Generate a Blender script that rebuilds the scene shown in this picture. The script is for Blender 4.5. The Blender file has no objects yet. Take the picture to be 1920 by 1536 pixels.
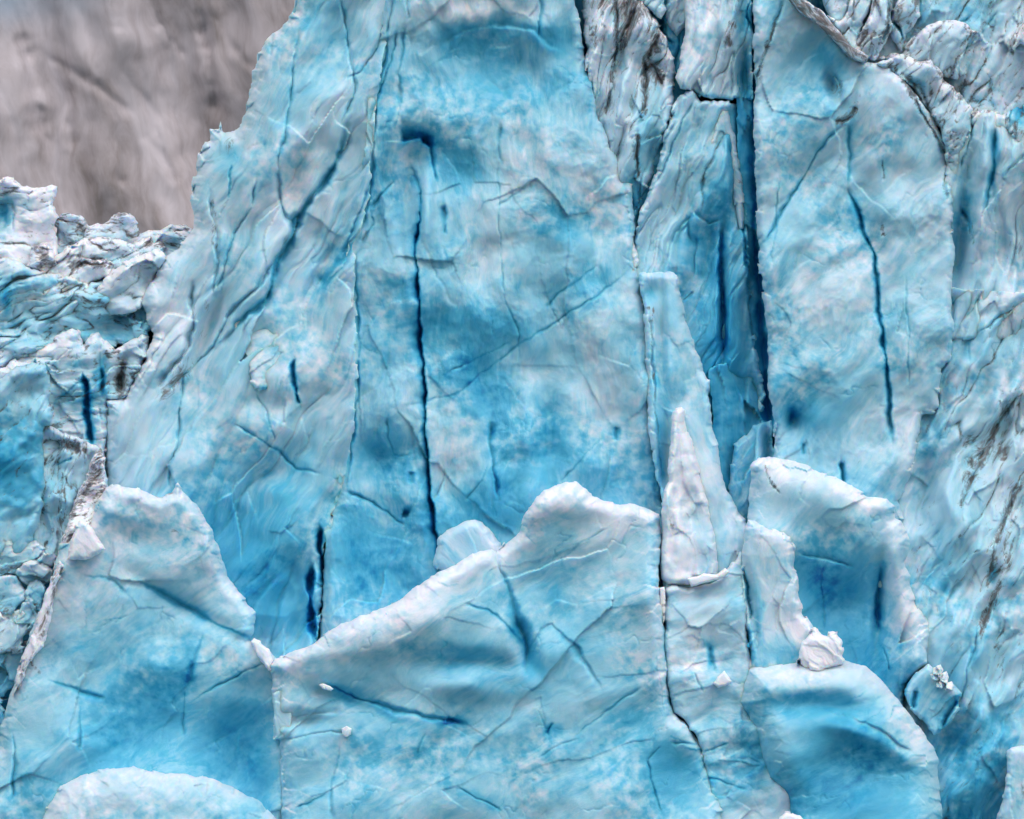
import bpy, math, random
import numpy as np

# ------------------------------------------------------------------ camera, sky, sun, exposure
SC = bpy.context.scene
COL = SC.collection
S = 0.03            # metres per photo pixel on the reference plane y = 0
D = 260.0           # distance of the camera from that plane
cam = bpy.data.cameras.new('camera')
cam_o = bpy.data.objects.new('camera', cam)
COL.objects.link(cam_o)
cam_o.location = (0, -D, 0)
cam_o.rotation_euler = (math.radians(90), 0, 0)
cam.sensor_width = 36
cam.lens = 36 * D / (1920 * S)
cam.clip_end = 5000
SC.camera = cam_o

SUN_EL, SUN_AZ = math.radians(52), math.radians(-38)     # sun over the camera's left shoulder
w = bpy.data.worlds.new('World'); SC.world = w; w.use_nodes = True
nt = w.node_tree; bg = nt.nodes['Background']
sky = nt.nodes.new('ShaderNodeTexSky'); sky.sky_type = 'NISHITA'; sky.sun_disc = False
sky.sun_elevation = SUN_EL; sky.sun_rotation = math.radians(180) + SUN_AZ
sky.air_density = 1.0; sky.dust_density = 4.0; sky.ozone_density = 1.0
hs = nt.nodes.new('ShaderNodeHueSaturation'); hs.inputs['Saturation'].default_value = 0.12
nt.links.new(sky.outputs[0], hs.inputs['Color']); nt.links.new(hs.outputs[0], bg.inputs[0])
bg.inputs[1].default_value = 0.14
sl = bpy.data.lights.new('sun', 'SUN'); so = bpy.data.objects.new('sun', sl); COL.objects.link(so)
sl.energy = 1.0; sl.angle = math.radians(25); sl.color = (1.0, 0.965, 0.95)
d = (math.sin(SUN_AZ) * math.cos(SUN_EL), -math.cos(SUN_AZ) * math.cos(SUN_EL), math.sin(SUN_EL))
from mathutils import Vector
so.rotation_euler = Vector(d).to_track_quat('Z', 'Y').to_euler()
SC.view_settings.view_transform = 'Standard'; SC.view_settings.look = 'None'
SC.view_settings.exposure = 0.14; SC.view_settings.gamma = 1.0
SC.view_settings.use_curve_mapping = False
SC.cycles.use_adaptive_sampling = True; SC.cycles.adaptive_threshold = 0.03; SC.cycles.max_bounces = 8; SC.cycles.diffuse_bounces = 4; SC.cycles.glossy_bounces = 2

# ------------------------------------------------------------------ numeric helpers
rng = np.random.RandomState(7)
PERM = np.concatenate([rng.permutation(512)] * 2)
GA = rng.rand(512) * 2 * math.pi
GX, GY = np.cos(GA), np.sin(GA)
RX, RY, RZ = rng.rand(512), rng.rand(512), rng.rand(512)

def hsh(i, j):
    return PERM[(PERM[i & 511] + j) & 511]

def perlin(x, y):
    i = np.floor(x).astype(np.int64); j = np.floor(y).astype(np.int64)
    fx = x - i; fy = y - j
    u = fx * fx * fx * (fx * (fx * 6 - 15) + 10); v = fy * fy * fy * (fy * (fy * 6 - 15) + 10)
    def g(a, b, dx, dy):
        h = hsh(a, b); return GX[h] * dx + GY[h] * dy
    a = g(i, j, fx, fy); b = g(i + 1, j, fx - 1, fy); c = g(i, j + 1, fx, fy - 1); e = g(i + 1, j + 1, fx - 1, fy - 1)
    return ((a + u * (b - a)) * (1 - v) + (c + u * (e - c)) * v) * 1.5

def fbm(x, y, o=4, g=0.5):
    s = 0; a = 1; t = 0
    for k in range(o):
        s = s + a * perlin(x * 2 ** k + 17.3 * k, y * 2 ** k - 9.1 * k); t += a; a *= g
    return s / t

def worley(x, y):
    """F1 squared, F2-F1, and a random number for the nearest seed"""
    i = np.floor(x).astype(np.int64); j = np.floor(y).astype(np.int64)
    f1 = np.full(x.shape, 9.0); f2 = np.full(x.shape, 9.0); r = np.zeros(x.shape); tx = np.zeros(x.shape); ty = np.zeros(x.shape)
    for a in (-1, 0, 1):
        for b in (-1, 0, 1):
            h = hsh(i + a, j + b)
            dx = x - (i + a + RX[h]); dy = y - (j + b + RY[h])
            q = dx * dx + dy * dy
            c = q < f1
            f2 = np.where(c, f1, np.minimum(f2, q))
            f1 = np.where(c, q, f1); r = np.where(c, RZ[h], r)
            tx = np.where(c, dx * GX[h] + dy * GY[h], tx)
    return f1, np.sqrt(f2) - np.sqrt(f1), r, tx

def seg_dist(px, py, pts):
    """distance to a polyline, signed side (+ right of travel), parameter 0..1 along it"""
    pts = np.asarray(pts, float)
    seg = np.hypot(*(pts[1:] - pts[:-1]).T); L = max(seg.sum(), 1e-6); acc = 0
    best = np.full(px.shape, 1e9); side = np.ones(px.shape); par = np.zeros(px.shape)
    for k in range(len(pts) - 1):
        ax, ay = pts[k]; bx, by = pts[k + 1]; ex, ey = bx - ax, by - ay; l2 = ex * ex + ey * ey + 1e-9
        t = np.clip(((px - ax) * ex + (py - ay) * ey) / l2, 0, 1)
        dx = px - (ax + t * ex); dy = py - (ay + t * ey); q = dx * dx + dy * dy
        c = q < best
        best = np.where(c, q, best)
        side = np.where(c, np.sign(ex * dy - ey * dx), side)
        par = np.where(c, (acc + t * seg[k]) / L, par)
        acc += seg[k]
    return np.sqrt(best), side, par

def inside(px, py, pts):
    r = np.zeros(px.shape, bool); n = len(pts)
    for k in range(n):
        x1, y1 = pts[k]; x2, y2 = pts[(k + 1) % n]
        if y1 == y2: continue
        c = ((y1 > py) != (y2 > py)) & (px < (x2 - x1) * (py - y1) / (y2 - y1) + x1)
        r ^= c
    return r

def blob(px, py, b):
    x, y, rx, ry, a = b[:5]; a = math.radians(a); c, s = math.cos(a), math.sin(a)
    u = ((px - x) * c + (py - y) * s) / rx; v = (-(px - x) * s + (py - y) * c) / ry
    return np.exp(-(u * u + v * v))

def at(px, py, y):
    """photo pixel + depth -> point in the world"""
    k = (D + y) / D * S
    return (px - 960) * k, y, (768 - py) * k

# ------------------------------------------------------------------ materials
def nodes(name):
    m = bpy.data.materials.new(name); m.use_nodes = True
    return m, m.node_tree, m.node_tree.nodes['Principled BSDF']

def N(t, typ, **kw):
    n = t.nodes.new(typ)
    for k, v in kw.items():
        if k in n.inputs: n.inputs[k].default_value = v
        else: setattr(n, k, v)
    return n

def math_node(t, op, a, b=None, clamp=False):
    n = t.nodes.new('ShaderNodeMath'); n.operation = op; n.use_clamp = clamp
    for k, v in enumerate((a, b)):
        if v is None: continue
        if isinstance(v, (int, float)): n.inputs[k].default_value = v
        else: t.links.new(v, n.inputs[k])
    return n.outputs[0]

def ramp(t, fac, stops):
    r = t.nodes.new('ShaderNodeValToRGB'); e = r.color_ramp.elements
    while len(e) < len(stops): e.new(0.5)
    for k, (p, c) in enumerate(stops): e[k].position = p; e[k].color = (*c, 1)
    t.links.new(fac, r.inputs[0]); return r.outputs[0]

def ice_material():
    m, t, b = nodes('glacier_ice'); L = t.links.new
    tint = N(t, 'ShaderNodeAttribute', attribute_name='tint')
    sep = N(t, 'ShaderNodeSeparateColor'); L(tint.outputs['Color'], sep.inputs[0])
    sc = N(t, 'ShaderNodeAttribute', attribute_name='grain')
    V = sc.outputs['Vector']
    n1 = N(t, 'ShaderNodeTexNoise', Scale=0.9, Detail=6.0, Roughness=0.62, Distortion=0.9); L(V, n1.inputs['Vector'])
    n2 = N(t, 'ShaderNodeTexNoise', Scale=3.6, Detail=5.0, Roughness=0.65, Distortion=0.5); L(V, n2.inputs['Vector'])
    n3 = N(t, 'ShaderNodeTexNoise', Scale=0.28, Detail=3.0, Roughness=0.5, Distortion=0.4); L(V, n3.inputs['Vector'])
    a1 = math_node(t, 'MULTIPLY', math_node(t, 'SUBTRACT', n1.outputs[0], 0.5), 1.1)
    a2 = math_node(t, 'MULTIPLY', math_node(t, 'SUBTRACT', n2.outputs[0], 0.5), 0.45)
    a3 = math_node(t, 'MULTIPLY', math_node(t, 'SUBTRACT', n3.outputs[0], 0.5), 0.5)
    n5 = N(t, 'ShaderNodeTexNoise', Scale=0.35, Detail=2.0); wo = N(t, 'ShaderNodeVectorMath', operation='ADD'); wo.inputs[1].default_value = (31, 7, 3); L(V, wo.inputs[0]); L(wo.outputs[0], n5.inputs['Vector'])
    busy = math_node(t, 'MULTIPLY', math_node(t, 'SUBTRACT', n5.outputs[0], 0.28), 2.6, True)
    a1 = math_node(t, 'MULTIPLY', a1, busy); a2 = math_node(t, 'MULTIPLY', a2, busy)
    var = math_node(t, 'ADD', math_node(t, 'ADD', a1, a2), a3)
    calm = math_node(t, 'SUBTRACT', 1.0, math_node(t, 'MULTIPLY', sep.outputs[2], 0.75))
    var = math_node(t, 'MULTIPLY', var, calm)
    f = math_node(t, 'ADD', sep.outputs[0], var)
    f = math_node(t, 'SUBTRACT', f, math_node(t, 'MULTIPLY', sep.outputs[2], 0.45))
    f = math_node(t, 'DIVIDE', f, 1.3, True)
    col = ramp(t, f, [(0.0, (0.80, 0.80, 0.87)), (0.17, (0.56, 0.69, 0.785)), (0.36, (0.31, 0.595, 0.725)),
                      (0.56, (0.10, 0.455, 0.645)), (0.80, (0.022, 0.32, 0.53)), (1.0, (0.002, 0.15, 0.40))])
    dn = N(t, 'ShaderNodeTexNoise', Scale=4.0, Detail=4.0, Roughness=0.7, Distortion=0.8); L(V, dn.inputs['Vector'])
    dm = math_node(t, 'MULTIPLY', math_node(t, 'SUBTRACT', math_node(t, 'ADD', sep.outputs[1], math_node(t, 'MULTIPLY', dn.outputs[0], 2.6)), 1.82), 1.8, True)
    dm = math_node(t, 'MULTIPLY', dm, 0.85)
    dcol = ramp(t, n2.outputs[0], [(0.35, (0.03, 0.026, 0.03)), (0.65, (0.17, 0.135, 0.125))])
    mx = N(t, 'ShaderNodeMix', data_type='RGBA'); L(dm, mx.inputs[0]); L(col, mx.inputs[6]); L(dcol, mx.inputs[7])
    L(mx.outputs[2], b.inputs['Base Color'])
    n4 = N(t, 'ShaderNodeTexNoise', Scale=11.0, Detail=3.0, Roughness=0.7); L(V, n4.inputs['Vector'])
    bp = N(t, 'ShaderNodeBump', Strength=0.5, Distance=0.035); L(n4.outputs[0], bp.inputs['Height'])
    L(bp.outputs[0], b.inputs['Normal'])
    b.inputs['Roughness'].default_value = 0.5
    b.inputs['Specular IOR Level'].default_value = 0.3
    b.inputs['Subsurface Weight'].default_value = 1.0
    b.inputs['Subsurface Radius'].default_value = (0.25, 0.6, 1.0)
    b.inputs['Subsurface Scale'].default_value = 0.5
    b.inputs['Subsurface Anisotropy'].default_value = 0.0
    return m

def rock_material():
    m, t, b = nodes('mountain_rock'); L = t.links.new
    sc = N(t, 'ShaderNodeAttribute', attribute_name='grain')
    n1 = N(t, 'ShaderNodeTexNoise', Scale=0.33, Detail=7.0, Roughness=0.55, Distortion=0.6); L(sc.outputs['Vector'], n1.inputs['Vector'])
    n2 = N(t, 'ShaderNodeTexNoise', Scale=1.1, Detail=5.0, Roughness=0.6, Distortion=0.4); L(sc.outputs['Vector'], n2.inputs['Vector'])
    f = math_node(t, 'ADD', math_node(t, 'MULTIPLY', n1.outputs[0], 0.6), math_node(t, 'MULTIPLY', n2.outputs[0], 0.4))
    tint = N(t, 'ShaderNodeAttribute', attribute_name='tint')
    sep = N(t, 'ShaderNodeSeparateColor'); L(tint.outputs['Color'], sep.inputs[0])
    c = ramp(t, f, [(0.36, (0.29, 0.245, 0.24)), (0.48, (0.44, 0.385, 0.405)), (0.60, (0.55, 0.495, 0.53))])
    mx = N(t, 'ShaderNodeMix', data_type='RGBA'); L(sep.outputs[0], mx.inputs[0]); L(c, mx.inputs[6]); mx.inputs[7].default_value = (0.22, 0.28, 0.36, 1)
    L(mx.outputs[2], b.inputs['Base Color']); b.inputs['Roughness'].default_value = 0.9
    return m

ICE = ice_material(); ROCK = rock_material()

# ------------------------------------------------------------------ the ice builder
SEED = [0]; TRI = [0]
def piece(name, poly, y0, parent=None, cell=2.2, tilt=(0, 0), ang=90, stretch=2.5, lump=0.8, lus=150, facet=0.5, fcs=90,
          scal=0.12, scs=16, crease=0.0, crs=70, edge=(22, 1.2), jag=2.2, thick=9.0, blue=0.3, blobs=(), dents=(), cracks=(),
          dirt=0.0, dirts=(), crust=0.5, crust_lit_w=14, mat=None, taper=0.9, white=0.0, whites=(), seams=(), mottle=0.27, frac=0.055, vein=0.0):
    """one mass of ice: its outline, its relief and what it is made of.
    tilt metres per 100 px; dents (x, y, rx, ry, angle, metres, + is inwards); blobs the same for how blue the ice is;
    cracks (points, width on the left side, on the right side, metres, blue, dirt); dirts (points, width, amount) or blobs"""
    if abs(y0) < 20: y0 = y0 * 0.6
    SEED[0] += 1; sd0 = SEED[0] * 37.7
    P = np.asarray(poly, float); m = 3 * cell
    x0, y0p = P.min(0) - m; x1, y1p = P.max(0) + m
    nx = int((x1 - x0) / cell) + 2; ny = int((y1p - y0p) / cell) + 2
    X, Y = np.meshgrid(x0 + np.arange(nx) * cell, y0p + np.arange(ny) * cell)
    closed = np.vstack([P, P[:1]])
    dist, _, _ = seg_dist(X, Y, closed)
    sd = np.where(inside(X, Y, poly), dist, -dist)
    jn = jag * (1.6 * fbm(X / 34 + sd0, Y / 34, 3) + 0.5 * fbm(X / 9, Y / 9 + sd0, 2))
    chp = worley(X / 26 + sd0, Y / 22); jn = jn + jag * (1.5 * (chp[2] - 0.5) + 0.8 * chp[3])
    sd = sd + jn
    ins = sd > 0
    cell_in = ins[:-1, :-1] | ins[1:, :-1] | ins[:-1, 1:] | ins[1:, 1:]
    gy, gx = np.gradient(sd, cell); gl = np.hypot(gx, gy) + 1e-6
    out = ~ins
    mv = np.where(out, np.clip(-sd, 0, 1.5 * cell) / gl, 0)
    X = X + gx / gl * mv; Y = Y + gy / gl * mv
    sdc = np.maximum(sd, 0)
    # relief -------------------------------------------------------
    a = math.radians(ang); c, s = math.cos(a), math.sin(a)
    wx = X + 22 * fbm(X / 120 + sd0, Y / 120, 3); wy = Y + 22 * fbm(X / 120, Y / 120 - sd0, 3)
    U = (wx * c + wy * s) / stretch; V = -wx * s + wy * c
    cx, cy = P.mean(0)
    dep = y0 + tilt[0] * (X - cx) / 100 + tilt[1] * (Y - cy) / 100
    dep = dep + lump * 1.8 * fbm(U / lus * 1.2 + sd0, V / lus, 3, 0.38)
    if facet:
        f1, ff, r, tx = worley(U / fcs + sd0 * .3, V / fcs + 3.1)
        f1b, ffb, rb, txb = worley(U / fcs * 2.3 + sd0 * .7, V / fcs * 2.3 + 7.7)
        fm = np.clip(0.45 + 1.3 * fbm(X / 130 + sd0, Y / 130, 2), 0.05, 1)
        dep = dep + facet * fm * (0.45 * r + 0.7 * tx - 0.3 * f1 + 0.18 * (0.7 * rb + 1.1 * txb))
    if scal:
        q1 = worley(U / scs * 1.3 + 5.5, V / scs + sd0)[0]
        q2 = worley(U / scs * 2.9 + 1.5, V / scs * 2.4 + sd0)[0]
        msk = np.clip(0.6 + 1.2 * fbm(X / 90 + sd0, Y / 90, 2), 0.1, 1.3)
        dep = dep - 0.65 * scal * (q1 + 0.4 * q2) * msk
    extra = np.zeros(X.shape); vn = 0
    if frac:
        fr = worley(U / 60 + sd0 + .25 * fbm(X / 30, Y / 30, 2), V / 75 - sd0 + .25 * fbm(X / 30 + 5, Y / 30, 2))
        fl_ = np.exp(-(fr[1] / 0.022) ** 2) * np.clip(3 * fbm(X / 80 + 3, Y / 80 + sd0, 2) - .1, 0, 1)
        dep = dep + frac * fl_; extra += 2.5 * frac * fl_; vn = vn + .5 * vein * fl_
    if crease:
        n = fbm(U / crs * 0.5 + sd0 * 1.7, V / crs, 3, 0.5)
        w_ = np.clip(0.5 + 1.6 * fbm(U / crs * 0.6, V / crs - sd0, 2), 0, 1)
        g = np.exp(-(n / 0.05) ** 2) * w_
        dep = dep + crease * (g * 0.55 - 1.1 * np.abs(n))
        n = fbm(U / crs * 1.1 - sd0, V / crs * 2.3, 3, 0.5)
        g2 = np.exp(-(n / 0.05) ** 2) * (1 - w_ * .6)
        dep = dep + crease * 0.2 * g2
        extra += 0.22 * g * min(crease, 1); vn = vn + vein * (g + .7 * g2)
    for b in dents: dep = dep + b[5] * blob(X, Y, b)
    # edge rounding
    R, A = edge
    if name not in ('ice_dome', 'ice_mound'): R, A = R * 0.6, A * 0.6
    if R:
        q = np.clip(1 - sdc / R, 0, 1)
        for sm in seams: q = q * np.clip(seg_dist(X, Y, sm)[0] / 45 - 0.1, 0, 1)
        dep = dep + A * (1 - np.sqrt(np.maximum(1 - q * q, 0)))
    # colour -------------------------------------------------------
    B = np.full(X.shape, float(blue) + 0.12) + extra
    for b in blobs: B = B + (1.1 if b[5] > 0 else 1.0) * b[5] * blob(X + 16 * fbm(X / 40, Y / 40 + 9, 2), Y + 16 * fbm(X / 40 + 9, Y / 40, 2), b)
    if mat is None:
        mk = np.clip(0.35 + 1.8 * fbm(X / 150 - sd0, Y / 150, 2), 0, 1)
        sk = np.clip(.3 + 2.0 * fbm(X / 110 + 7, Y / 110 + sd0, 2), 0, 1)
        B = B + 0.2 * sk * fbm(U / 34 + sd0, V / 7, 3, 0.6)
        B = B + mottle * mk * np.clip(2.2 * fbm(X / 24 + sd0 + .3 * U / 20, Y / 20, 4, 0.62), -.9, .9) + 0.16 * mottle * fbm(U / 10, V / 7, 3, 0.6)
    Dt = np.full(X.shape, float(dirt)) + vn
    for cr in cracks:
        pts, wl, wr, dm, bl = cr[:5]; dr = cr[5] if len(cr) > 5 else 0
        px = X + 4 * fbm(X / 22, Y / 22 + sd0, 3) + 6 * fbm(X / 70 + sd0, Y / 70, 2); py = Y + 4 * fbm(X / 22 + sd0, Y / 22, 3) + 6 * fbm(X / 70, Y / 70 + sd0, 2)
        dd, side, par = seg_dist(px, py, pts); ln = sum(math.dist(pts[k], pts[k + 1]) for k in range(len(pts) - 1))
        tp = np.clip(np.minimum(par, 1 - par) * 7 + 0.15, 0, 1)
        wv = np.clip(0.7 + 1.0 * fbm(par * ln / 60 + sd0, par * 0 + .5, 2), 0.3, 1.3)
        w_ = np.maximum(np.where(side > 0, wl, wr) * 0.85, 1.6) * wv
        dep = dep + min(dm * 0.5, 1.6) * wv * tp * np.exp(-(dd / w_) ** 2)
        B = B + bl * tp * np.exp(-(dd / (w_ * 1.25 + 0.8)) ** 2)
        if dr: Dt = Dt + dr * tp * np.exp(-(dd / (min(wl, wr) + 3)) ** 2)
    for q in dirts:
        if isinstance(q[0], (list, tuple)):
            dd, _, par = seg_dist(X + 5 * fbm(X / 18, Y / 18, 3), Y + 5 * fbm(X / 18 + 4, Y / 18, 3), q[0]); Dt = Dt + q[2] * np.exp(-(dd / q[1]) ** 2) * (0.7 + 0.9 * fbm(par * 5, dd * 0 + sd0, 2))
        else: Dt = Dt + q[5] * blob(X, Y, q)
    # white crest where the outline faces up: weathering plus painted sky light
    up = np.clip(gy / gl * 1.3 + 0.15, 0, 1)
    W = white + crust * up * np.exp(-(sdc / (1.4 * crust_lit_w * (1 + 0.8 * fbm(X / 30, Y / 30 + sd0, 2)))) ** 1.5)
    for b in whites: W = W + b[5] * blob(X, Y, b)
    # mesh ---------------------------------------------------------
    use = np.zeros(X.shape, bool)
    use[:-1, :-1] |= cell_in; use[1:, :-1] |= cell_in; use[:-1, 1:] |= cell_in; use[1:, 1:] |= cell_in
    idx = np.full(X.shape, -1, np.int64); n = int(use.sum()); idx[use] = np.arange(n)
    q = np.stack([idx[:-1, :-1], idx[1:, :-1], idx[1:, 1:], idx[:-1, 1:]], -1)[cell_in]
    xs, ys, ds = X[use], Y[use], dep[use]
    # rim: edges used once, wall going back into the glacier
    e = np.concatenate([q[:, [0, 1]], q[:, [1, 2]], q[:, [2, 3]], q[:, [3, 0]]])
    key = e.min(1) * (n + 1) + e.max(1)
    _, inv, cnt = np.unique(key, return_inverse=True, return_counts=True)
    rim = e[cnt[inv] == 1]
    rv = np.unique(rim); mp = np.full(n, -1, np.int64); mp[rv] = np.arange(len(rv))
    cx2, cy2 = xs.mean(), ys.mean()
    rings = [(xs[rv], ys[rv], ds[rv])]; faces = [q]; tot = n; prev = rv
    steps = [(0.25, 1 - (1 - taper) * .2), (0.6, 1 - (1 - taper) * .6), (1.0, taper)]
    vx, vy, vd = [xs], [ys], [ds]
    for fr, sc_ in steps:
        bx = cx2 + (xs[rv] - cx2) * sc_; by = cy2 + (ys[rv] - cy2) * sc_
        bd = ds[rv] * (1 - fr) + (y0 + thick) * fr + 0.15 * perlin(bx / 14, by / 14)
        vx.append(bx); vy.append(by); vd.append(bd)
        new = np.arange(len(rv)) + tot; tot += len(rv)
        pm = np.full(n, -1, np.int64); pm[rv] = prev; nm = np.full(n, -1, np.int64); nm[rv] = new
        faces.append(np.stack([pm[rim[:, 1]], pm[rim[:, 0]], nm[rim[:, 0]], nm[rim[:, 1]]], -1)); prev = new
    vx, vy, vd = map(np.concatenate, (vx, vy, vd)); F = np.concatenate(faces)
    wx_, wy_, wz_ = at(vx, vy, vd)
    me = bpy.data.meshes.new(name)
    me.vertices.add(tot); me.vertices.foreach_set('co', np.stack([wx_, wy_, wz_], 1).astype(np.float32).ravel())
    me.loops.add(F.size); me.loops.foreach_set('vertex_index', F.astype(np.int32).ravel())
    me.polygons.add(len(F)); me.polygons.foreach_set('loop_start', np.arange(0, F.size, 4, dtype=np.int32))
    me.update(calc_edges=True)
    me.polygons.foreach_set('use_smooth', np.ones(len(F), bool))
    TRI[0] += 2 * len(F)
    k = 3
    def ext(arr): return np.concatenate([arr[use]] + [arr[use][rv]] * k)
    ta = me.attributes.new('tint', 'FLOAT_COLOR', 'POINT')
    ta.data.foreach_set('color', np.stack([np.clip(ext(B), 0, 1.4), np.clip(ext(Dt) * 1.65, 0, 1), np.clip(ext(W), 0, 1), np.ones(tot)], 1).astype(np.float32).ravel())
    ga = me.attributes.new('grain', 'FLOAT_VECTOR', 'POINT')
    ga.data.foreach_set('vector', np.stack([ext(U) * S, ext(V) * S, vd * 0.5], 1).astype(np.float32).ravel())
    me.materials.append(mat or ICE)
    o = bpy.data.objects.new(name, me); COL.objects.link(o)
    # origin at the foot of the mass
    ox, oy, oz = float(wx_.mean()), float(y0), float(wz_.min())
    me.transform(__import__('mathutils').Matrix.Translation((-ox, -oy, -oz)))
    o.location = (ox, oy, oz)
    if parent:
        o.parent = parent; o.location = (ox - parent.location.x, oy - parent.location.y, oz - parent.location.z)
    return o

def tag(o, label, cat, group=None):
    o['label'] = label; o['category'] = cat
    if group: o['group'] = group
    return o

def structure(o):
    o['kind'] = 'structure'; return o

def root(name, px, py, y, label, cat, group=None):
    o = bpy.data.objects.new(name, None); COL.objects.link(o); o.location = at(px, py, y); o.empty_display_size = 2
    return tag(o, label, cat, group)



# ------------------------------------------------------------------ setting
structure(piece('mountain_slope', [(-900, -900), (1300, -900), (1300, 900), (-900, 900)], 150, cell=6, ang=80, stretch=3.0,
    lump=2.6, lus=190, facet=0, scal=0, frac=0, crease=.35, crs=120, edge=(0, 0), jag=0, thick=30, blue=-0.1, mat=ROCK,
    blobs=[(0, -10, 90, 60, 0, 0.8), (150, 0, 60, 40, 0, .4)],
    cracks=[([(20, 0), (45, 90), (60, 150), (75, 240), (95, 290)], 20, 18, 2, 0), ([(375, -20), (385, 60), (400, 150), (415, 230)], 20, 18, 2, 0),
            ([(290, 20), (305, 120), (300, 200)], 20, 20, .9, 0), ([(215, -20), (222, 60)], 20, 20, .9, 0), ([(60, 90), (160, 150), (250, 215)], 18, 14, .7, 0), ([(230, 130), (290, 210), (340, 270)], 16, 14, .7, 0), ([(290, 40), (350, 110)], 14, 12, .7, 0), ([(400, 30), (470, 130)], 14, 12, .7, 0), ([(130, 160), (135, 260), (128, 340)], 16, 12, 1.6, 0), ([(230, 330), (232, 400)], 12, 12, 1.2, 0), ([(95, 110), (160, 150), (240, 200)], 20, 20, .9, 0), ([(270, 250), (310, 300), (340, 350)], 20, 20, .9, 0)]))
structure(piece('glacier', [(-700, 455), (-200, 480), (0, 470), (200, 520), (330, 560), (400, 430), (500, 200), (570, -60), (620, -330), (2600, -330), (2600, 2000), (-700, 2000)], 13,
    cell=5, ang=95, stretch=2.5, lump=2.5, lus=220, facet=1.5, fcs=160, scal=.3, scs=40, crease=1.0, edge=(60, 4), thick=60, blue=.62))
bm_pts = [(-700, -240, -28), (700, -240, -28), (700, 900, -28), (-700, 900, -28)]
me = bpy.data.meshes.new('fjord_water'); me.from_pydata(bm_pts, [], [(0, 1, 2, 3)])
wm, wt, wb = nodes('fjord_water'); wb.inputs['Base Color'].default_value = (0.05, 0.11, 0.13, 1); wb.inputs['Roughness'].default_value = 0.12
wn = N(wt, 'ShaderNodeTexNoise', Scale=0.6, Detail=5.0); wp = N(wt, 'ShaderNodeBump', Strength=0.4, Distance=0.3)
tc = N(wt, 'ShaderNodeTexCoord'); wt.links.new(tc.outputs['Object'], wn.inputs['Vector']); wt.links.new(wn.outputs[0], wp.inputs['Height']); wt.links.new(wp.outputs[0], wb.inputs['Normal'])
me.materials.append(wm); structure(bpy.data.objects.new('fjord_water', me)); COL.objects.link(bpy.data.objects['fjord_water'])

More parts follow.
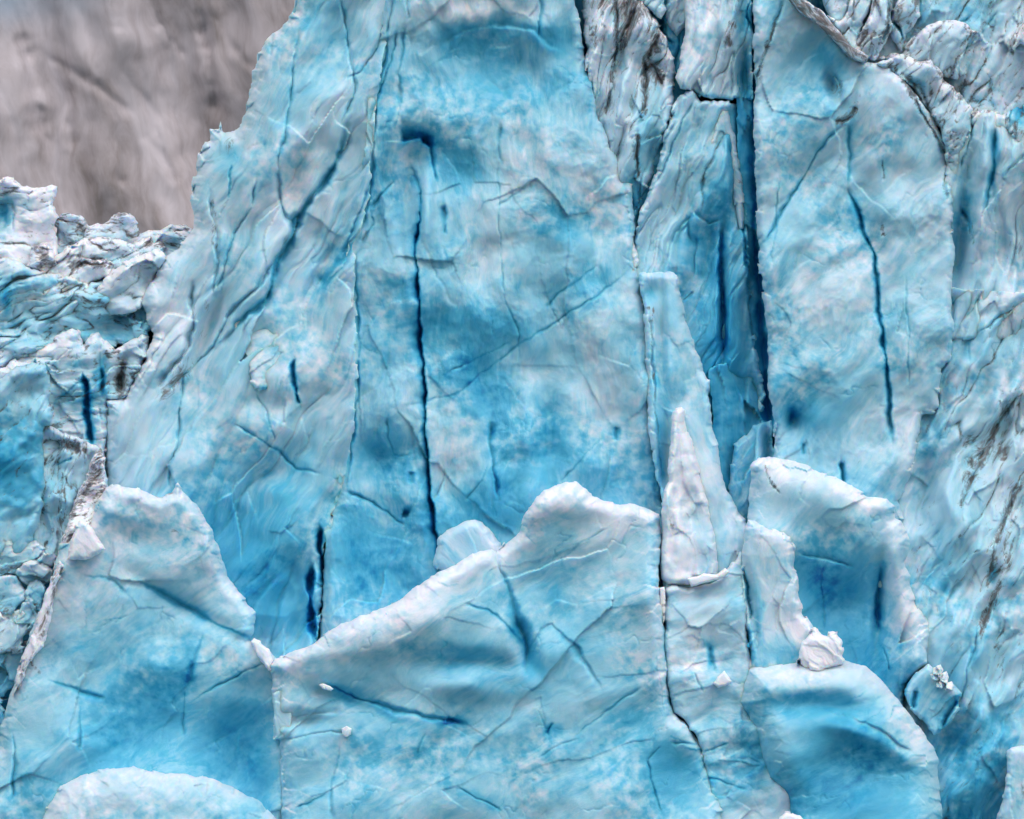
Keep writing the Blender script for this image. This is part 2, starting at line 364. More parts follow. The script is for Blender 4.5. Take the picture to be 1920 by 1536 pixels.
# ------------------------------------------------------------------ the great central tower
tw = root('ice_tower', 750, 1500, 2, 'massive pale blue ice tower filling the middle, split by one long vertical blue crack', 'ice tower')
piece('buttress', [(570, -150), (560, 0), (552, 20), (527, 50), (512, 60), (493, 83), (482, 110), (473, 147), (469, 180), (457, 213), (453, 233),
    (440, 248), (423, 247), (415, 232), (410, 242), (393, 243), (393, 263), (377, 283), (368, 313), (362, 340), (357, 370), (363, 395), (362, 430),
    (353, 443), (327, 473), (300, 490), (290, 519), (270, 549), (268, 572), (275, 600), (287, 625), (273, 672), (257, 699), (247, 725), (233, 745), (200, 752),
    (198, 802), (197, 839), (196, 912), (200, 1100), (300, 1300), (600, 1300), (598, 1200), (612, 1000), (640, 920), (655, 850), (668, 760), (668, 640), (665, 560),
    (662, 460), (690, 380), (695, 300), (705, 180), (720, 110), (735, 0), (740, -150)], 0.5, tw, tilt=(-0.6, -0.35), ang=-62, stretch=3.0, lump=1.3, lus=130, facet=1.1, fcs=120,
    scal=.10, scs=22, crease=.3, crs=90, edge=(45, 2.6), jag=3.0, thick=12, blue=.28, crust=.45, crust_lit_w=18, seams=[[(740, -150), (735, 0), (720, 110), (705, 180), (695, 300), (690, 380), (664, 460), (666, 560), (669, 640), (669, 760), (657, 850), (645, 920), (615, 1000)]],
    blobs=[(420, 1000, 110, 130, 20, .38), (520, 1120, 80, 100, 0, .45), (560, 900, 90, 90, 0, .12), (600, 60, 60, 90, 0, .15), (540, 380, 60, 90, 20, -.1), (330, 600, 60, 120, 30, -.15), (430, 290, 25, 40, 0, .25), (560, 200, 40, 120, 20, .05)],
    dents=[(640, 60, 50, 110, 0, .9), (545, 340, 26, 70, 20, .6), (510, 760, 50, 30, 0, .8), (390, 620, 22, 110, 22, 2.0), (480, 860, 120, 60, 25, .9), (420, 1050, 100, 130, 0, .8), (610, 500, 14, 60, 30, 1.2), (560, 1150, 30, 80, 0, 1.5)],
    cracks=[([(560, 60), (550, 110), (546, 180), (535, 240), (522, 300), (522, 330)], 3, 4, .7, .2, .1), ([(520, 325), (525, 360), (535, 400), (548, 415)], 10, 5, 1.1, .3, .1),
            ([(650, 240), (632, 300), (600, 350), (575, 385), (552, 415), (548, 450), (520, 490), (500, 560), (455, 600), (420, 640)], 7, 11, 1.9, .5, .08),
            ([(700, 330), (660, 440), (640, 470)], 4, 4, .8, .3), ([(660, 455), (635, 490), (600, 540)], 13, 5, 1.6, .55), ([(640, 0), (660, 110), (665, 170), (640, 235)], 4, 4, .8, .2, .1), ([(735, 10), (705, 90), (680, 130), (650, 150)], 3, 3, .7, .15, .1),
            ([(662, 455), (640, 500), (600, 545)], 3, 6, .7, .2), ([(555, 420), (500, 515), (440, 580), (400, 650), (360, 690), (310, 735)], 5, 6, 1.3, .15, .25), ([(360, 530), (362, 600), (350, 660), (310, 700), (290, 730)], 7, 5, 1.6, .1, .3),
            ([(480, 330), (472, 390), (440, 440), (420, 500), (400, 560)], 3, 4, .6, .2), ([(395, 360), (405, 430), (410, 480), (395, 560)], 5, 5, .9, .15, .2),
            ([(350, 690), (338, 760), (335, 830), (322, 870), (322, 915)], 4, 3, .8, .2), ([(435, 795), (480, 820), (520, 850), (560, 880), (600, 890)], 3, 4, .6, .3), ([(482, 740), (500, 770), (512, 830)], 3, 2, .5, .2),
            ([(550, 675), (552, 700), (556, 740), (562, 760)], 10, 3, 1.8, 1.0), ([(430, 310), (428, 370)], 2, 2, .5, .5), ([(598, 985), (600, 1030), (606, 1095)], 9, 5, 4, 1.1), ([(583, 1060), (585, 1120), (590, 1200)], 12, 4, 4, 1.1),
            ([(515, 60), (508, 80), (506, 110)], 6, 2, .6, .1, .2)],
    dirts=[([(385, 545), (392, 600), (370, 650), (320, 720), (300, 750)], 10, .35), (320, 730, 50, 14, -35, .35), ([(395, 370), (405, 400), (395, 460)], 6, .4), (430, 270, 9, 18, 20, .5), ([(690, 50), (680, 100)], 8, .3)], )
piece('shoulder_slab', [(440, 600), (480, 575), (520, 585), (548, 640), (552, 680), (545, 712), (520, 722), (500, 735), (484, 738), (470, 716), (468, 690), (455, 655)], -1.0, tw, tilt=(-0.6, -1.6), ang=-50,
    edge=(16, .9), lump=.5, thick=3, blue=.2, crust=.2, jag=3, blobs=[(510, 735, 40, 14, 0, .3)], facet=.5, seams=[[(455, 655), (440, 600), (480, 575), (520, 585), (548, 640)]])  # blob along the lower edge paints the shade beneath in blue
piece('face', [(745, -150), (722, 0), (707, 110), (692, 180), (682, 300), (677, 380), (650, 460), (652, 560), (655, 640), (655, 760), (643, 850), (631, 920), (611, 1000), (605, 1100), (598, 1200), (598, 1300), (1260, 1300),
    (1252, 1000), (1243, 930), (1235, 870), (1226, 800), (1222, 700), (1218, 620), (1210, 580), (1200, 545), (1194, 500), (1188, 465), (1190, 430), (1186, 380), (1182, 345), (1165, 310), (1148, 280), (1133, 250),
    (1120, 210), (1112, 175), (1103, 140), (1095, 90), (1087, 40), (1075, 0), (1060, -150)], -0.6, tw, tilt=(0.12, -0.1), ang=86, stretch=1.6, lump=.9, lus=150, facet=.6, fcs=210,
    scal=.17, scs=17, crease=.12, crs=120, edge=(34, 1.7), jag=2.6, thick=14, blue=.36, crust=.25, crust_lit_w=10, seams=[[(740, -150), (735, 0), (720, 110), (705, 180), (695, 300), (690, 380), (664, 460), (666, 560), (669, 640), (669, 760), (657, 850), (645, 920), (615, 1000)]],
    blobs=[(900, 20, 120, 28, 0, -.4), (900, 75, 70, 20, -22, .22), (1010, 75, 60, 16, 25, .18), (930, 150, 130, 80, 5, .16), (1030, 170, 50, 20, -30, .15), (870, 310, 50, 40, 0, .3), (860, 345, 40, 30, 0, .15), (790, 265, 40, 14, 0, .3), (1060, 60, 16, 40, 0, .25), (1075, 140, 50, 40, 0, .1),  # blobs below the brow also put the overhang's shade into the colour
           (1020, 300, 120, 90, 0, -.18), (1130, 330, 60, 90, 0, -.1), (1075, 430, 60, 40, 20, .15), (830, 600, 60, 26, 5, .3), (790, 640, 30, 50, 0, .15), (950, 620, 60, 40, 0, .3), (760, 540, 40, 30, 0, .25), (880, 690, 55, 50, 30, .38), (930, 760, 50, 50, 0, .4), (720, 860, 60, 45, 20, .42),
           (710, 1050, 110, 90, 0, .42), (870, 960, 80, 50, 0, .35), (950, 930, 50, 90, 0, .3), (1100, 650, 90, 120, 20, -.12), (1150, 900, 120, 70, 0, .18), (1030, 800, 25, 100, 0, .2), (1090, 560, 90, 24, -30, .12), (1180, 640, 30, 50, -20, .22), (850, 830, 50, 60, 0, -.15), (890, 500, 90, 50, -20, -.08), (1020, 850, 60, 80, 0, .1), (800, 150, 30, 60, 0, .12), (1100, 300, 20, 60, -20, .08), (700, 640, 40, 60, 0, .08), (1060, 410, 40, 30, 35, .2), (1120, 520, 60, 16, -30, .14), (860, 470, 40, 20, -30, .1), (1000, 700, 60, 30, 20, -.12), (1120, 760, 40, 60, 10, -.15), (720, 250, 16, 130, 0, .12), (1000, 540, 120, 25, -10, .1)],
    dents=[(930, 140, 120, 90, 8, 1.1), (950, 40, 120, 30, 8, -.3), (860, 330, 46, 44, 20, .7), (790, 285, 34, 40, 0, 1.2), (765, 370, 18, 90, 0, 1.1), (800, 390, 14, 80, 4, -.6), (870, 640, 130, 60, 8, .5), (930, 730, 70, 60, 20, .6), (720, 860, 60, 40, 20, 1.1), (640, 1120, 40, 120, 0, -.8),
           (1030, 790, 20, 110, 0, .7), (990, 790, 22, 130, 0, -.5), (1090, 420, 60, 40, 30, .6), (1180, 600, 40, 90, 0, .5), (1000, 230, 80, 40, 20, -.5), (1065, 55, 20, 60, 0, .7)],
    cracks=[([(737, 0), (724, 90), (710, 170), (702, 250), (696, 330), (690, 385), (672, 450)], 5, 4, 1.0, .3, .12), ([(666, 480), (668, 560), (674, 640), (670, 740), (657, 850), (650, 915)], 4, 5, 1.0, .35), ([(705, 190), (730, 120), (745, 60)], 3, 3, .8, .25, .1), ([(696, 390), (740, 340)], 3, 4, .7, .25), ([(674, 460), (700, 420), (694, 380)], 4, 3, .6, .2, .1), ([(820, 85), (865, 58), (930, 44), (1000, 58), (1050, 95)], 9, 40, .8, .3), ([(752, 262), (790, 256), (808, 272)], 4, 26, 1.6, .6), ([(790, 256), (808, 275), (812, 300), (818, 345)], 3, 9, 1.2, .5), ([(835, 385), (838, 440)], 8, 3, .8, .3), ([(776, 320), (790, 360), (788, 400), (784, 440), (780, 480), (782, 530), (787, 590), (791, 640), (796, 740), (798, 790), (803, 880), (812, 970), (818, 1020), (824, 1075)], 17, 2.5, 1.3, .32), ([(776, 320), (790, 360), (788, 400), (784, 440), (780, 480), (782, 530), (787, 590), (791, 640), (796, 740), (798, 790), (803, 880), (812, 970), (818, 1020), (824, 1075)], 4.5, 2.2, 1.9, .55),
            ([(920, 790), (922, 830), (928, 880), (934, 940)], 3, 9, 1.0, .35), ([(1013, -40), (1011, 30), (1008, 75)], 2, 14, 1.0, .3), ([(760, 760), (850, 740), (920, 690), (980, 640), (1060, 590), (1130, 545), (1190, 500)], 3, 3, .35, .25), ([(840, 700), (960, 640)], 2, 2, .3, .2),
            ([(1020, 575), (1070, 535), (1120, 500)], 3, 3, .3, .3), ([(650, 925), (680, 935), (720, 955), (760, 985)], 3, 4, .8, .35), ([(755, 960), (770, 965)], 10, 8, 1.2, .4), ([(870, 940), (905, 900), (920, 870)], 2, 3, .4, .2), ([(728, 780), (726, 820), (740, 850), (775, 852)], 4, 3, .5, .2),
            ([(1055, 900), (1130, 820)], 2, 2, .3, .2), ([(938, 235), (936, 280), (945, 310)], 6, 3, .5, .25), ([(930, 385), (985, 350)], 2, 3, .3, .2), ([(935, 300), (935, 400), (940, 480), (945, 560), (975, 620), (975, 680)], 2, 2, .35, .2), ([(760, 50), (748, 130), (750, 180), (740, 250)], 5, 3, .6, .25), ([(760, -20), (768, 40)], 3, 3, .6, .1, .2),
            ([(1155, 800), (1155, 825)], 5, 5, .5, .4), ([(815, 935), (835, 900), (830, 870)], 2, 5, .5, .1), ([(770, 885), (770, 905)], 6, 6, .5, .3)], )
piece('ice_knob', [(812, 1060), (822, 1010), (840, 995), (870, 978), (890, 973), (905, 978), (925, 1000), (938, 1020), (950, 1080), (900, 1120)], -3.4, tw, ang=60, edge=(30, 1.6), lump=.3, facet=.2, thick=5, blue=.28, crust=.4, jag=2, scal=.06)

# ------------------------------------------------------------------ towers behind, right of centre
o = piece('ice_ridge', [(1078, -150), (1100, 120), (1110, 300), (1140, 520), (1196, 520), (1193, 440), (1200, 400), (1215, 360), (1235, 300), (1255, 225), (1262, 190), (1268, 140), (1254, 85), (1232, 40), (1205, 8), (1192, -150)], 2.2, vein=.35,
    ang=-74, stretch=2.8, lump=1.2, lus=70, facet=.9, fcs=50, scal=.12, crease=.6, crs=50, edge=(26, 2.2), jag=3, blue=.2, white=.15, crust=.6,
    blobs=[(1215, 250, 30, 60, 10, .3), (1195, 380, 20, 70, 0, .45)], dents=[(1170, 60, 18, 90, 10, 1.0), (1225, 280, 25, 70, 0, 1.2)], cell=1.9,
    cracks=[([(1155, 0), (1160, 80), (1150, 160), (1135, 220)], 5, 3, 1.2, .15, .4), ([(1195, 15), (1180, 50), (1172, 90)], 8, 3, 1.2, 0, .6), ([(1210, 110), (1208, 200), (1196, 215)], 5, 3, 1, .1, .5), ([(1200, 245), (1193, 290), (1195, 340)], 3, 3, .8, .2, .5), ([(1235, 60), (1215, 110), (1240, 160)], 4, 4, 1, 0, .4)],
    dirt=.12, dirts=[([(1085, 0), (1120, 10), (1200, 10), (1235, 50), (1240, 90)], 14, .38), (1180, 30, 30, 40, 20, .35), ([(1205, 100), (1208, 210)], 6, .4), (1230, 140, 25, 20, 0, .4), ([(1110, 40), (1115, 80)], 9, .5)])
tag(o, 'folded curtain of dirt streaked ice wedged behind the right edge of the central tower', 'ice ridge')
o = piece('ice_wall', [(1170, -150), (1310, -150), (1305, 60), (1290, 230), (1240, 330), (1196, 500), (1180, 400), (1225, 200)], 4.2, ang=80, lump=1, edge=(10, 1), facet=.7, fcs=60, blue=.62, thick=8, crust=.2,
    cracks=[([(1240, 0), (1238, 60), (1262, 85)], 6, 5, 2, .3), ([(1275, 60), (1262, 130)], 5, 4, 1.5, .3)])
tag(o, 'smooth deep blue ice wall seen in the gap beside the dirty folded curtain', 'ice wall')
for k, (pl, yy, lab) in enumerate([
    ([(1205, -60), (1240, -60), (1248, 20), (1240, 40), (1215, 20), (1196, 0)], 2.0, 'grey white ice cap above the folded curtain at the top edge'),
    ([(1244, -60), (1300, -60), (1296, 30), (1270, 75), (1250, 40)], 4.0, 'blue grey block wedged high between the folded curtain and the split pillar')]):
    tag(piece('ice_block', pl, yy, ang=-60, edge=(18, 1.2), lump=.5, facet=.5, fcs=40, blue=.22, thick=5, cell=1.8, dirt=.15, crease=.4, crs=30), lab, 'ice block')

pr = root('ice_pillar', 1340, 1000, 3, 'tall split pillar with a flat horizontal crack near its top, left of the deep blue crevasse', 'ice pillar')
piece('upper_block', [(1285, -150), (1400, -150), (1411, 0), (1410, 60), (1411, 188), (1385, 189), (1360, 186), (1335, 188), (1315, 181), (1300, 170), (1275, 167), (1268, 145), (1272, 110), (1284, 60)], 1.8, pr,
    ang=-72, stretch=3, lump=.7, lus=60, facet=.7, fcs=45, crease=.5, crs=40, edge=(14, .9), cell=1.8, blue=.2, white=.1, blobs=[(1398, 150, 12, 50, 0, .7), (1400, 30, 14, 40, 0, .4), (1330, 180, 60, 7, 0, .35)],
    dents=[(1398, 140, 14, 50, 0, 1.6), (1390, 30, 12, 60, 0, 1.0), (1360, 60, 12, 20, 0, -.6)], cracks=[([(1376, 40), (1364, 70), (1362, 85)], 5, 5, .8, 0, .6), ([(1378, 85), (1375, 110), (1370, 180)], 3, 6, .8, .1, .25), ([(1318, 115), (1314, 170)], 3, 4, .5, .1, .2), ([(1410, -20), (1404, 30), (1412, 60)], 4, 3, 1, .3)],
    dirts=[([(1385, 0), (1376, 45), (1365, 60)], 8, .35), ([(1360, 90), (1378, 82), (1400, 92)], 5, .4)])
piece('lower_block', [(1262, 200), (1275, 178), (1298, 172), (1314, 190), (1345, 193), (1370, 191), (1392, 196), (1396, 250), (1397, 330), (1402, 400), (1404, 480), (1408, 560), (1413, 620), (1424, 690), (1436, 740), (1428, 770),
    (1400, 790), (1380, 812), (1366, 850), (1375, 900), (1372, 980), (1310, 1000), (1200, 800), (1180, 520), (1189, 460), (1192, 420), (1205, 385), (1224, 345), (1245, 262)], 2.6, pr, tilt=(.5, .15), ang=-70, stretch=3.2,
    lump=.9, lus=80, facet=.6, fcs=60, scal=.15, scs=13, crease=.5, crs=55, edge=(16, 1.2), cell=1.9, jag=3, blue=.4, crust=.6, thick=8,
    blobs=[(1385, 260, 20, 100, 0, .35), (1340, 420, 40, 90, 10, .25), (1350, 620, 50, 120, 0, .35), (1360, 780, 50, 110, 0, .5), (1390, 880, 30, 70, 0, .3), (1250, 430, 40, 80, 20, -.2), (1290, 450, 30, 40, 0, .2), (1230, 320, 25, 80, 20, -.25), (1310, 560, 30, 60, 0, -.12)],
    dents=[(1388, 300, 14, 120, 0, 1.5), (1330, 480, 20, 90, 0, .9), (1360, 830, 60, 60, 0, 1.3), (1355, 560, 8, 120, 0, 1.2), (1385, 740, 40, 30, 0, 1.6)],
    cracks=[([(1265, 225), (1245, 270), (1225, 330), (1200, 390)], 4, 6, .8, .2), ([(1300, 190), (1275, 240), (1250, 300), (1210, 380)], 3, 3, .6, .25), ([(1355, 420), (1352, 500), (1356, 580), (1354, 660)], 3, 8, 1.0, .5), ([(1312, 400), (1320, 330), (1355, 255)], 5, 3, .7, .1, .35), ([(1280, 560), (1300, 545)], 3, 3, .5, .1, .3), ([(1364, 262), (1380, 330), (1392, 430), (1404, 540), (1412, 640)], 3, 7, 1.3, .45, .3), ([(1300, 400), (1330, 420), (1352, 410)], 3, 10, .8, .2), ([(1240, 520), (1262, 440), (1300, 400)], 3, 5, .5, .15)], )
piece('rib', [(1353, 200), (1366, 210), (1380, 258), (1386, 300), (1394, 340), (1397, 430), (1385, 436), (1372, 330), (1364, 268), (1352, 250), (1340, 290), (1318, 330), (1296, 372), (1306, 320), (1330, 270)], 2.3, pr, tilt=(.5, .1),
    ang=70, edge=(12, .9), cell=1.8, lump=.3, facet=.3, fcs=30, blue=.2, thick=3, dirts=[([(1358, 255), (1372, 300), (1392, 350)], 7, .38), ([(1310, 350), (1345, 270)], 6, .3)])
piece('ice_plug', [(1366, 940), (1368, 900), (1372, 862), (1376, 832), (1400, 815), (1412, 800), (1430, 790), (1449, 782), (1452, 860), (1448, 900), (1420, 900), (1410, 960), (1400, 1000), (1385, 990)], .9, pr,
    ang=-65, edge=(16, 1.2), cell=1.9, lump=.4, facet=.5, fcs=40, blue=.5, thick=4, crust=.3, dents=[(1440, 840, 10, 60, 0, 1.5)])
piece('crevasse_wall', [(1372, -150), (1470, -150), (1480, 1050), (1360, 1050), (1330, 700), (1390, 500)], 3.9, pr, edge=(0, 0), ang=86, stretch=3, lump=.9, facet=1.6, fcs=60, cracks=[([(1408, -100), (1412, 200), (1414, 420), (1428, 600), (1440, 760), (1448, 860), (1400, 980)], 10, 10, 1.5, .5)], blue=.72, thick=5, crust=0, cell=3)

# ------------------------------------------------------------------ right wall
rw = root('ice_cliff', 1600, 1050, 1, 'broad pale ice cliff right of the blue crevasse, a thin blue crack down its middle', 'ice cliff')
piece('face', [(1411, -150), (1412, 0), (1415, 160), (1412, 213), (1415, 300), (1417, 367), (1420, 450), (1424, 512), (1431, 545), (1433, 589), (1438, 622), (1440, 672), (1440, 719), (1444, 745), (1450, 785), (1452, 852), (1452, 1100), (1690, 1100), (1700, 1000), (1684, 940),
    (1707, 895), (1713, 862), (1720, 822), (1728, 778), (1750, 775), (1760, 762), (1763, 712), (1765, 692), (1773, 684), (1782, 672), (1787, 650), (1787, 612), (1782, 579), (1783, 545), (1788, 512), (1791, 480), (1786, 440), (1788, 380), (1785, 335),
    (1776, 300), (1770, 262), (1750, 222), (1728, 190), (1700, 155), (1680, 135), (1645, 118), (1620, 112), (1598, 100), (1575, 75), (1550, 45), (1530, 22), (1500, -5), (1480, -150)], -1.0, rw, tilt=(.15, -.1), ang=-52, stretch=1.9,
    lump=.8, lus=130, facet=.6, fcs=190, scal=.15, scs=15, crease=.1, crs=110, edge=(24, 1.5), cell=2.1, jag=2.6, thick=12, blue=.3, crust=.5,
    blobs=[(1520, 200, 60, 60, 0, .1), (1545, 100, 50, 40, 0, .2), (1680, 300, 70, 110, 0, -.12), (1560, 560, 100, 50, -10, -.12), (1500, 760, 60, 60, 0, .3), (1485, 785, 14, 20, 0, .5), (1560, 780, 90, 90, 0, .12), (1640, 900, 90, 60, 0, .12), (1460, 560, 30, 100, 0, .1), (1700, 820, 60, 80, 0, -.15), (1600, 400, 20, 30, 0, .3)],
    dents=[(1485, 785, 15, 20, 0, 1.0), (1562, 165, 12, 26, -15, 1.6), (1540, 120, 60, 50, 30, .7), (1630, 430, 26, 90, -12, .7), (1480, 240, 30, 120, 0, .4), (1570, 90, 25, 30, 0, -.5), (1690, 200, 60, 60, 0, -.4)],
    cracks=[([(1590, 360), (1612, 395), (1622, 440), (1638, 475), (1645, 530), (1650, 600), (1662, 670), (1668, 750), (1673, 830)], 7, 3, 1.6, .7), ([(1583, 235), (1562, 252), (1530, 290), (1500, 342), (1470, 392), (1440, 440), (1424, 465)], 5, 4, .9, .35),
            ([(1592, 235), (1594, 290), (1590, 350)], 5, 5, .6, .4), ([(1460, 340), (1455, 420), (1448, 500)], 2, 2, .4, .2), ([(1600, 20), (1600, 60)], 2, 2, .2, 0), ([(1605, 200), (1590, 225), (1565, 228)], 4, 4, .8, .1, .7), ([(1470, 0), (1440, 80), (1418, 160)], 5, 4, .9, .15, .3), ([(1562, 140), (1574, 155), (1574, 190)], 3, 3, 1.0, .1, .3),
            ([(1685, 140), (1710, 165), (1725, 210), (1750, 250), (1775, 300)], 6, 4, 1.2, .1, .5), ([(1655, 300), (1657, 340)], 2, 2, .4, .1, .3), ([(1652, 415), (1658, 445)], 4, 4, .3, 0, .5), ([(1573, 862), (1578, 895), (1584, 905)], 3, 8, 1.6, .6), ([(1700, 520), (1705, 730)], 2, 2, .3, .2), ([(1785, 300), (1775, 350), (1780, 380)], 6, 5, .8, .1, .35), ([(1510, 830), (1508, 855)], 3, 3, .5, .3)],
    dirts=[([(1500, -5), (1530, 20), (1560, 60), (1590, 95), (1620, 110), (1645, 118)], 12, .62), ([(1455, 40), (1430, 120), (1418, 170)], 7, .35), ([(1680, 135), (1700, 160), (1712, 185)], 8, .55), ([(1610, 180), (1600, 215), (1570, 232)], 6, .45), (1565, 160, 12, 25, 0, .3), (1620, 880, 60, 20, 20, .12)])
piece('ice_lip', [(1462, -60), (1500, -60), (1512, 2), (1540, 20), (1572, 58), (1600, 90), (1630, 106), (1625, 120), (1596, 110), (1566, 80), (1535, 48), (1495, 22), (1478, 0)], -2.2, rw, ang=45, cell=1.7, jag=1.2, edge=(6, .4), lump=.2, facet=.2, fcs=40, blue=.2, thick=3, white=.1, dirt=.38, dirts=[([(1490, 0), (1530, 30), (1560, 60), (1590, 95), (1625, 114)], 12, .6)])
# ridge towers on the top right
def top(name, poly, y, lab, cat, **kw):
    a = dict(vein=.5, ang=-55, stretch=1.7, lump=.7, lus=60, facet=1.1, fcs=48, crease=.28, crs=38, edge=(16, 1.3), cell=1.9, jag=2.6, thick=6, blue=.26, white=.12, crust=.6, dirt=.12, scal=.08)
    a.update(kw); return tag(piece(name, poly, y, **a), lab, cat)
top('snow_slope', [(1630, -150), (2150, -150), (2150, 420), (1900, 330), (1850, 250), (1815, 300), (1740, 260), (1640, 140), (1580, 80), (1560, 0)], 3.6, 'white snowy ice slope filling the top right corner behind the ridge fins', 'ice slope', cell=2.6, blue=.2, thick=12, crease=.5, crs=70, lus=110,
    blobs=[(1720, 20, 50, 40, 0, .35), (1840, 20, 60, 40, 0, .2)], cracks=[([(1820, 30), (1770, 70)], 4, 3, .7, .3), ([(1870, 20), (1800, 110)], 3, 3, .6, .2)])
top('ice_fin', [(1528, -60), (1545, 10), (1560, 44), (1580, 44), (1592, 20), (1600, -60)], 2.5, 'pale rounded ice lobe hanging at the top edge over the dirt band', 'ice fin', blue=.2)
top('ice_fin', [(1552, 30), (1575, 38), (1590, 22), (1598, -10), (1640, -10), (1622, 40), (1612, 80), (1620, 108), (1598, 98), (1575, 66)], 1.2, 'smooth grey ice fin just right of the thick dirt band at the top', 'ice fin', dirts=[([(1560, 40), (1590, 90), (1615, 108)], 6, .5)], cracks=[([(1600, 0), (1598, 60)], 4, 3, .4, .1)])
top('ice_fin', [(1600, 95), (1612, 60), (1628, 30), (1640, -10), (1648, -60), (1676, -60), (1674, 20), (1668, 60), (1655, 90), (1640, 114), (1618, 110)], .2, 'narrow leaning fin with brown torn edges above the cliff ridge', 'ice fin', dirts=[([(1645, 0), (1622, 55), (1608, 90)], 6, .55), ([(1672, 10), (1664, 60), (1650, 80)], 5, .5), (1638, 65, 8, 6, 0, .6)], cracks=[([(1668, -10), (1666, 40), (1650, 75)], 3, 6, 1, .3, .5)])
top('ice_fin', [(1668, 45), (1680, 5), (1694, -60), (1730, -60), (1725, 30), (1700, 70), (1690, 95), (1675, 75)], 2.0, 'dark edged white fin standing between two ridge hollows', 'ice fin', dirts=[([(1694, 0), (1680, 40), (1668, 50)], 6, .6)], cracks=[([(1676, 40), (1690, 62), (1692, 76)], 4, 5, 1.5, .5, .3)])
top('ice_block', [(1650, 112), (1668, 98), (1690, 100), (1712, 70), (1735, 50), (1762, 38), (1790, 36), (1812, 44), (1822, 56), (1842, 58), (1826, 70), (1812, 92), (1806, 112), (1795, 150), (1760, 140), (1700, 125)], .8, 'white domed ice block with a dark pointed beak on its right side', 'ice block',
    dirts=[([(1812, 46), (1826, 62), (1842, 58)], 5, .6), ([(1720, 60), (1690, 95), (1670, 105)], 6, .3)], cracks=[([(1826, 66), (1818, 85), (1806, 100)], 3, 6, 1.0, .3, .3)])
top('ice_block', [(1642, 119), (1668, 108), (1700, 104), (1722, 112), (1745, 112), (1764, 130), (1772, 152), (1790, 166), (1806, 184), (1824, 205), (1822, 240), (1806, 280), (1796, 330), (1786, 340), (1775, 300), (1768, 262), (1748, 222), (1728, 190), (1700, 155)], -.2, 'rounded rim of ice running down from the ridge, edged in brown dirt', 'ice block',
    cell=1.8, dirts=[([(1715, 112), (1750, 118), (1768, 145), (1790, 170), (1804, 185)], 5, .55), ([(1700, 150), (1735, 200), (1760, 240)], 8, .3)], cracks=[([(1690, 140), (1720, 160), (1740, 200), (1770, 280)], 4, 5, .9, .15, .2)])
top('ice_horn', [(1893, 88), (1900, 68), (1912, 50), (1930, 38), (1990, 20), (1990, 130), (1935, 95), (1912, 78), (1902, 96)], -.5, 'small curled horn of pinkish ice sticking up at the right edge near the top', 'ice horn', white=.4, dirt=.15, dirts=[([(1895, 90), (1905, 62), (1922, 45)], 5, .3)])
top('ice_block', [(1815, 210), (1850, 205), (1880, 215), (1905, 200), (1990, 180), (1990, 420), (1940, 300), (1900, 262), (1860, 240), (1820, 235)], -.6, 'pale block with a blue hollow at the right edge beneath the snowy slope', 'ice block', dents=[(1915, 185, 12, 34, 0, 2.5)], blobs=[(1912, 190, 14, 36, 0, .8)], cracks=[([(1895, 180), (1892, 230)], 4, 3, 1, .5), ([(1912, 150), (1908, 190), (1920, 215)], 8, 5, 2.0, .6)], dirts=[([(1860, 208), (1825, 208)], 5, .45), ([(1905, 245), (1930, 252)], 7, .5)])

fs = root('ice_slope', 1830, 1500, 2, 'long streaked ice slope down the right edge, smeared with grey and brown dirt', 'ice slope')
piece('upper_face', [(1762, 470), (1758, 430), (1760, 370), (1772, 320), (1790, 280), (1822, 235), (1826, 212), (1860, 208), (1880, 225), (1920, 240), (2150, 260), (2150, 640), (1750, 640)], .6, fs, tilt=(0, .25), ang=-78, stretch=3, lump=1.0, lus=80, facet=.5, fcs=60, crease=.5, crs=60, edge=(18, 1.3), blue=.26, white=.1,
    dents=[(1805, 420, 16, 110, 8, 1.4), (1862, 310, 10, 70, 4, .8)], blobs=[(1800, 420, 16, 110, 8, .3), (1865, 330, 8, 60, 5, .3)], dirts=[(1900, 470, 40, 22, -35, .3), (1815, 420, 8, 30, -20, .25)],
    cracks=[([(1868, 240), (1866, 310), (1856, 370), (1850, 395)], 9, 3, 1.0, .5), ([(1800, 390), (1818, 420), (1826, 465)], 4, 3, .8, .25, .25), ([(1822, 215), (1818, 260), (1800, 320)], 3, 3, .8, .2, .3), ([(1920, 290), (1880, 330)], 3, 3, .5, .1, .2)])
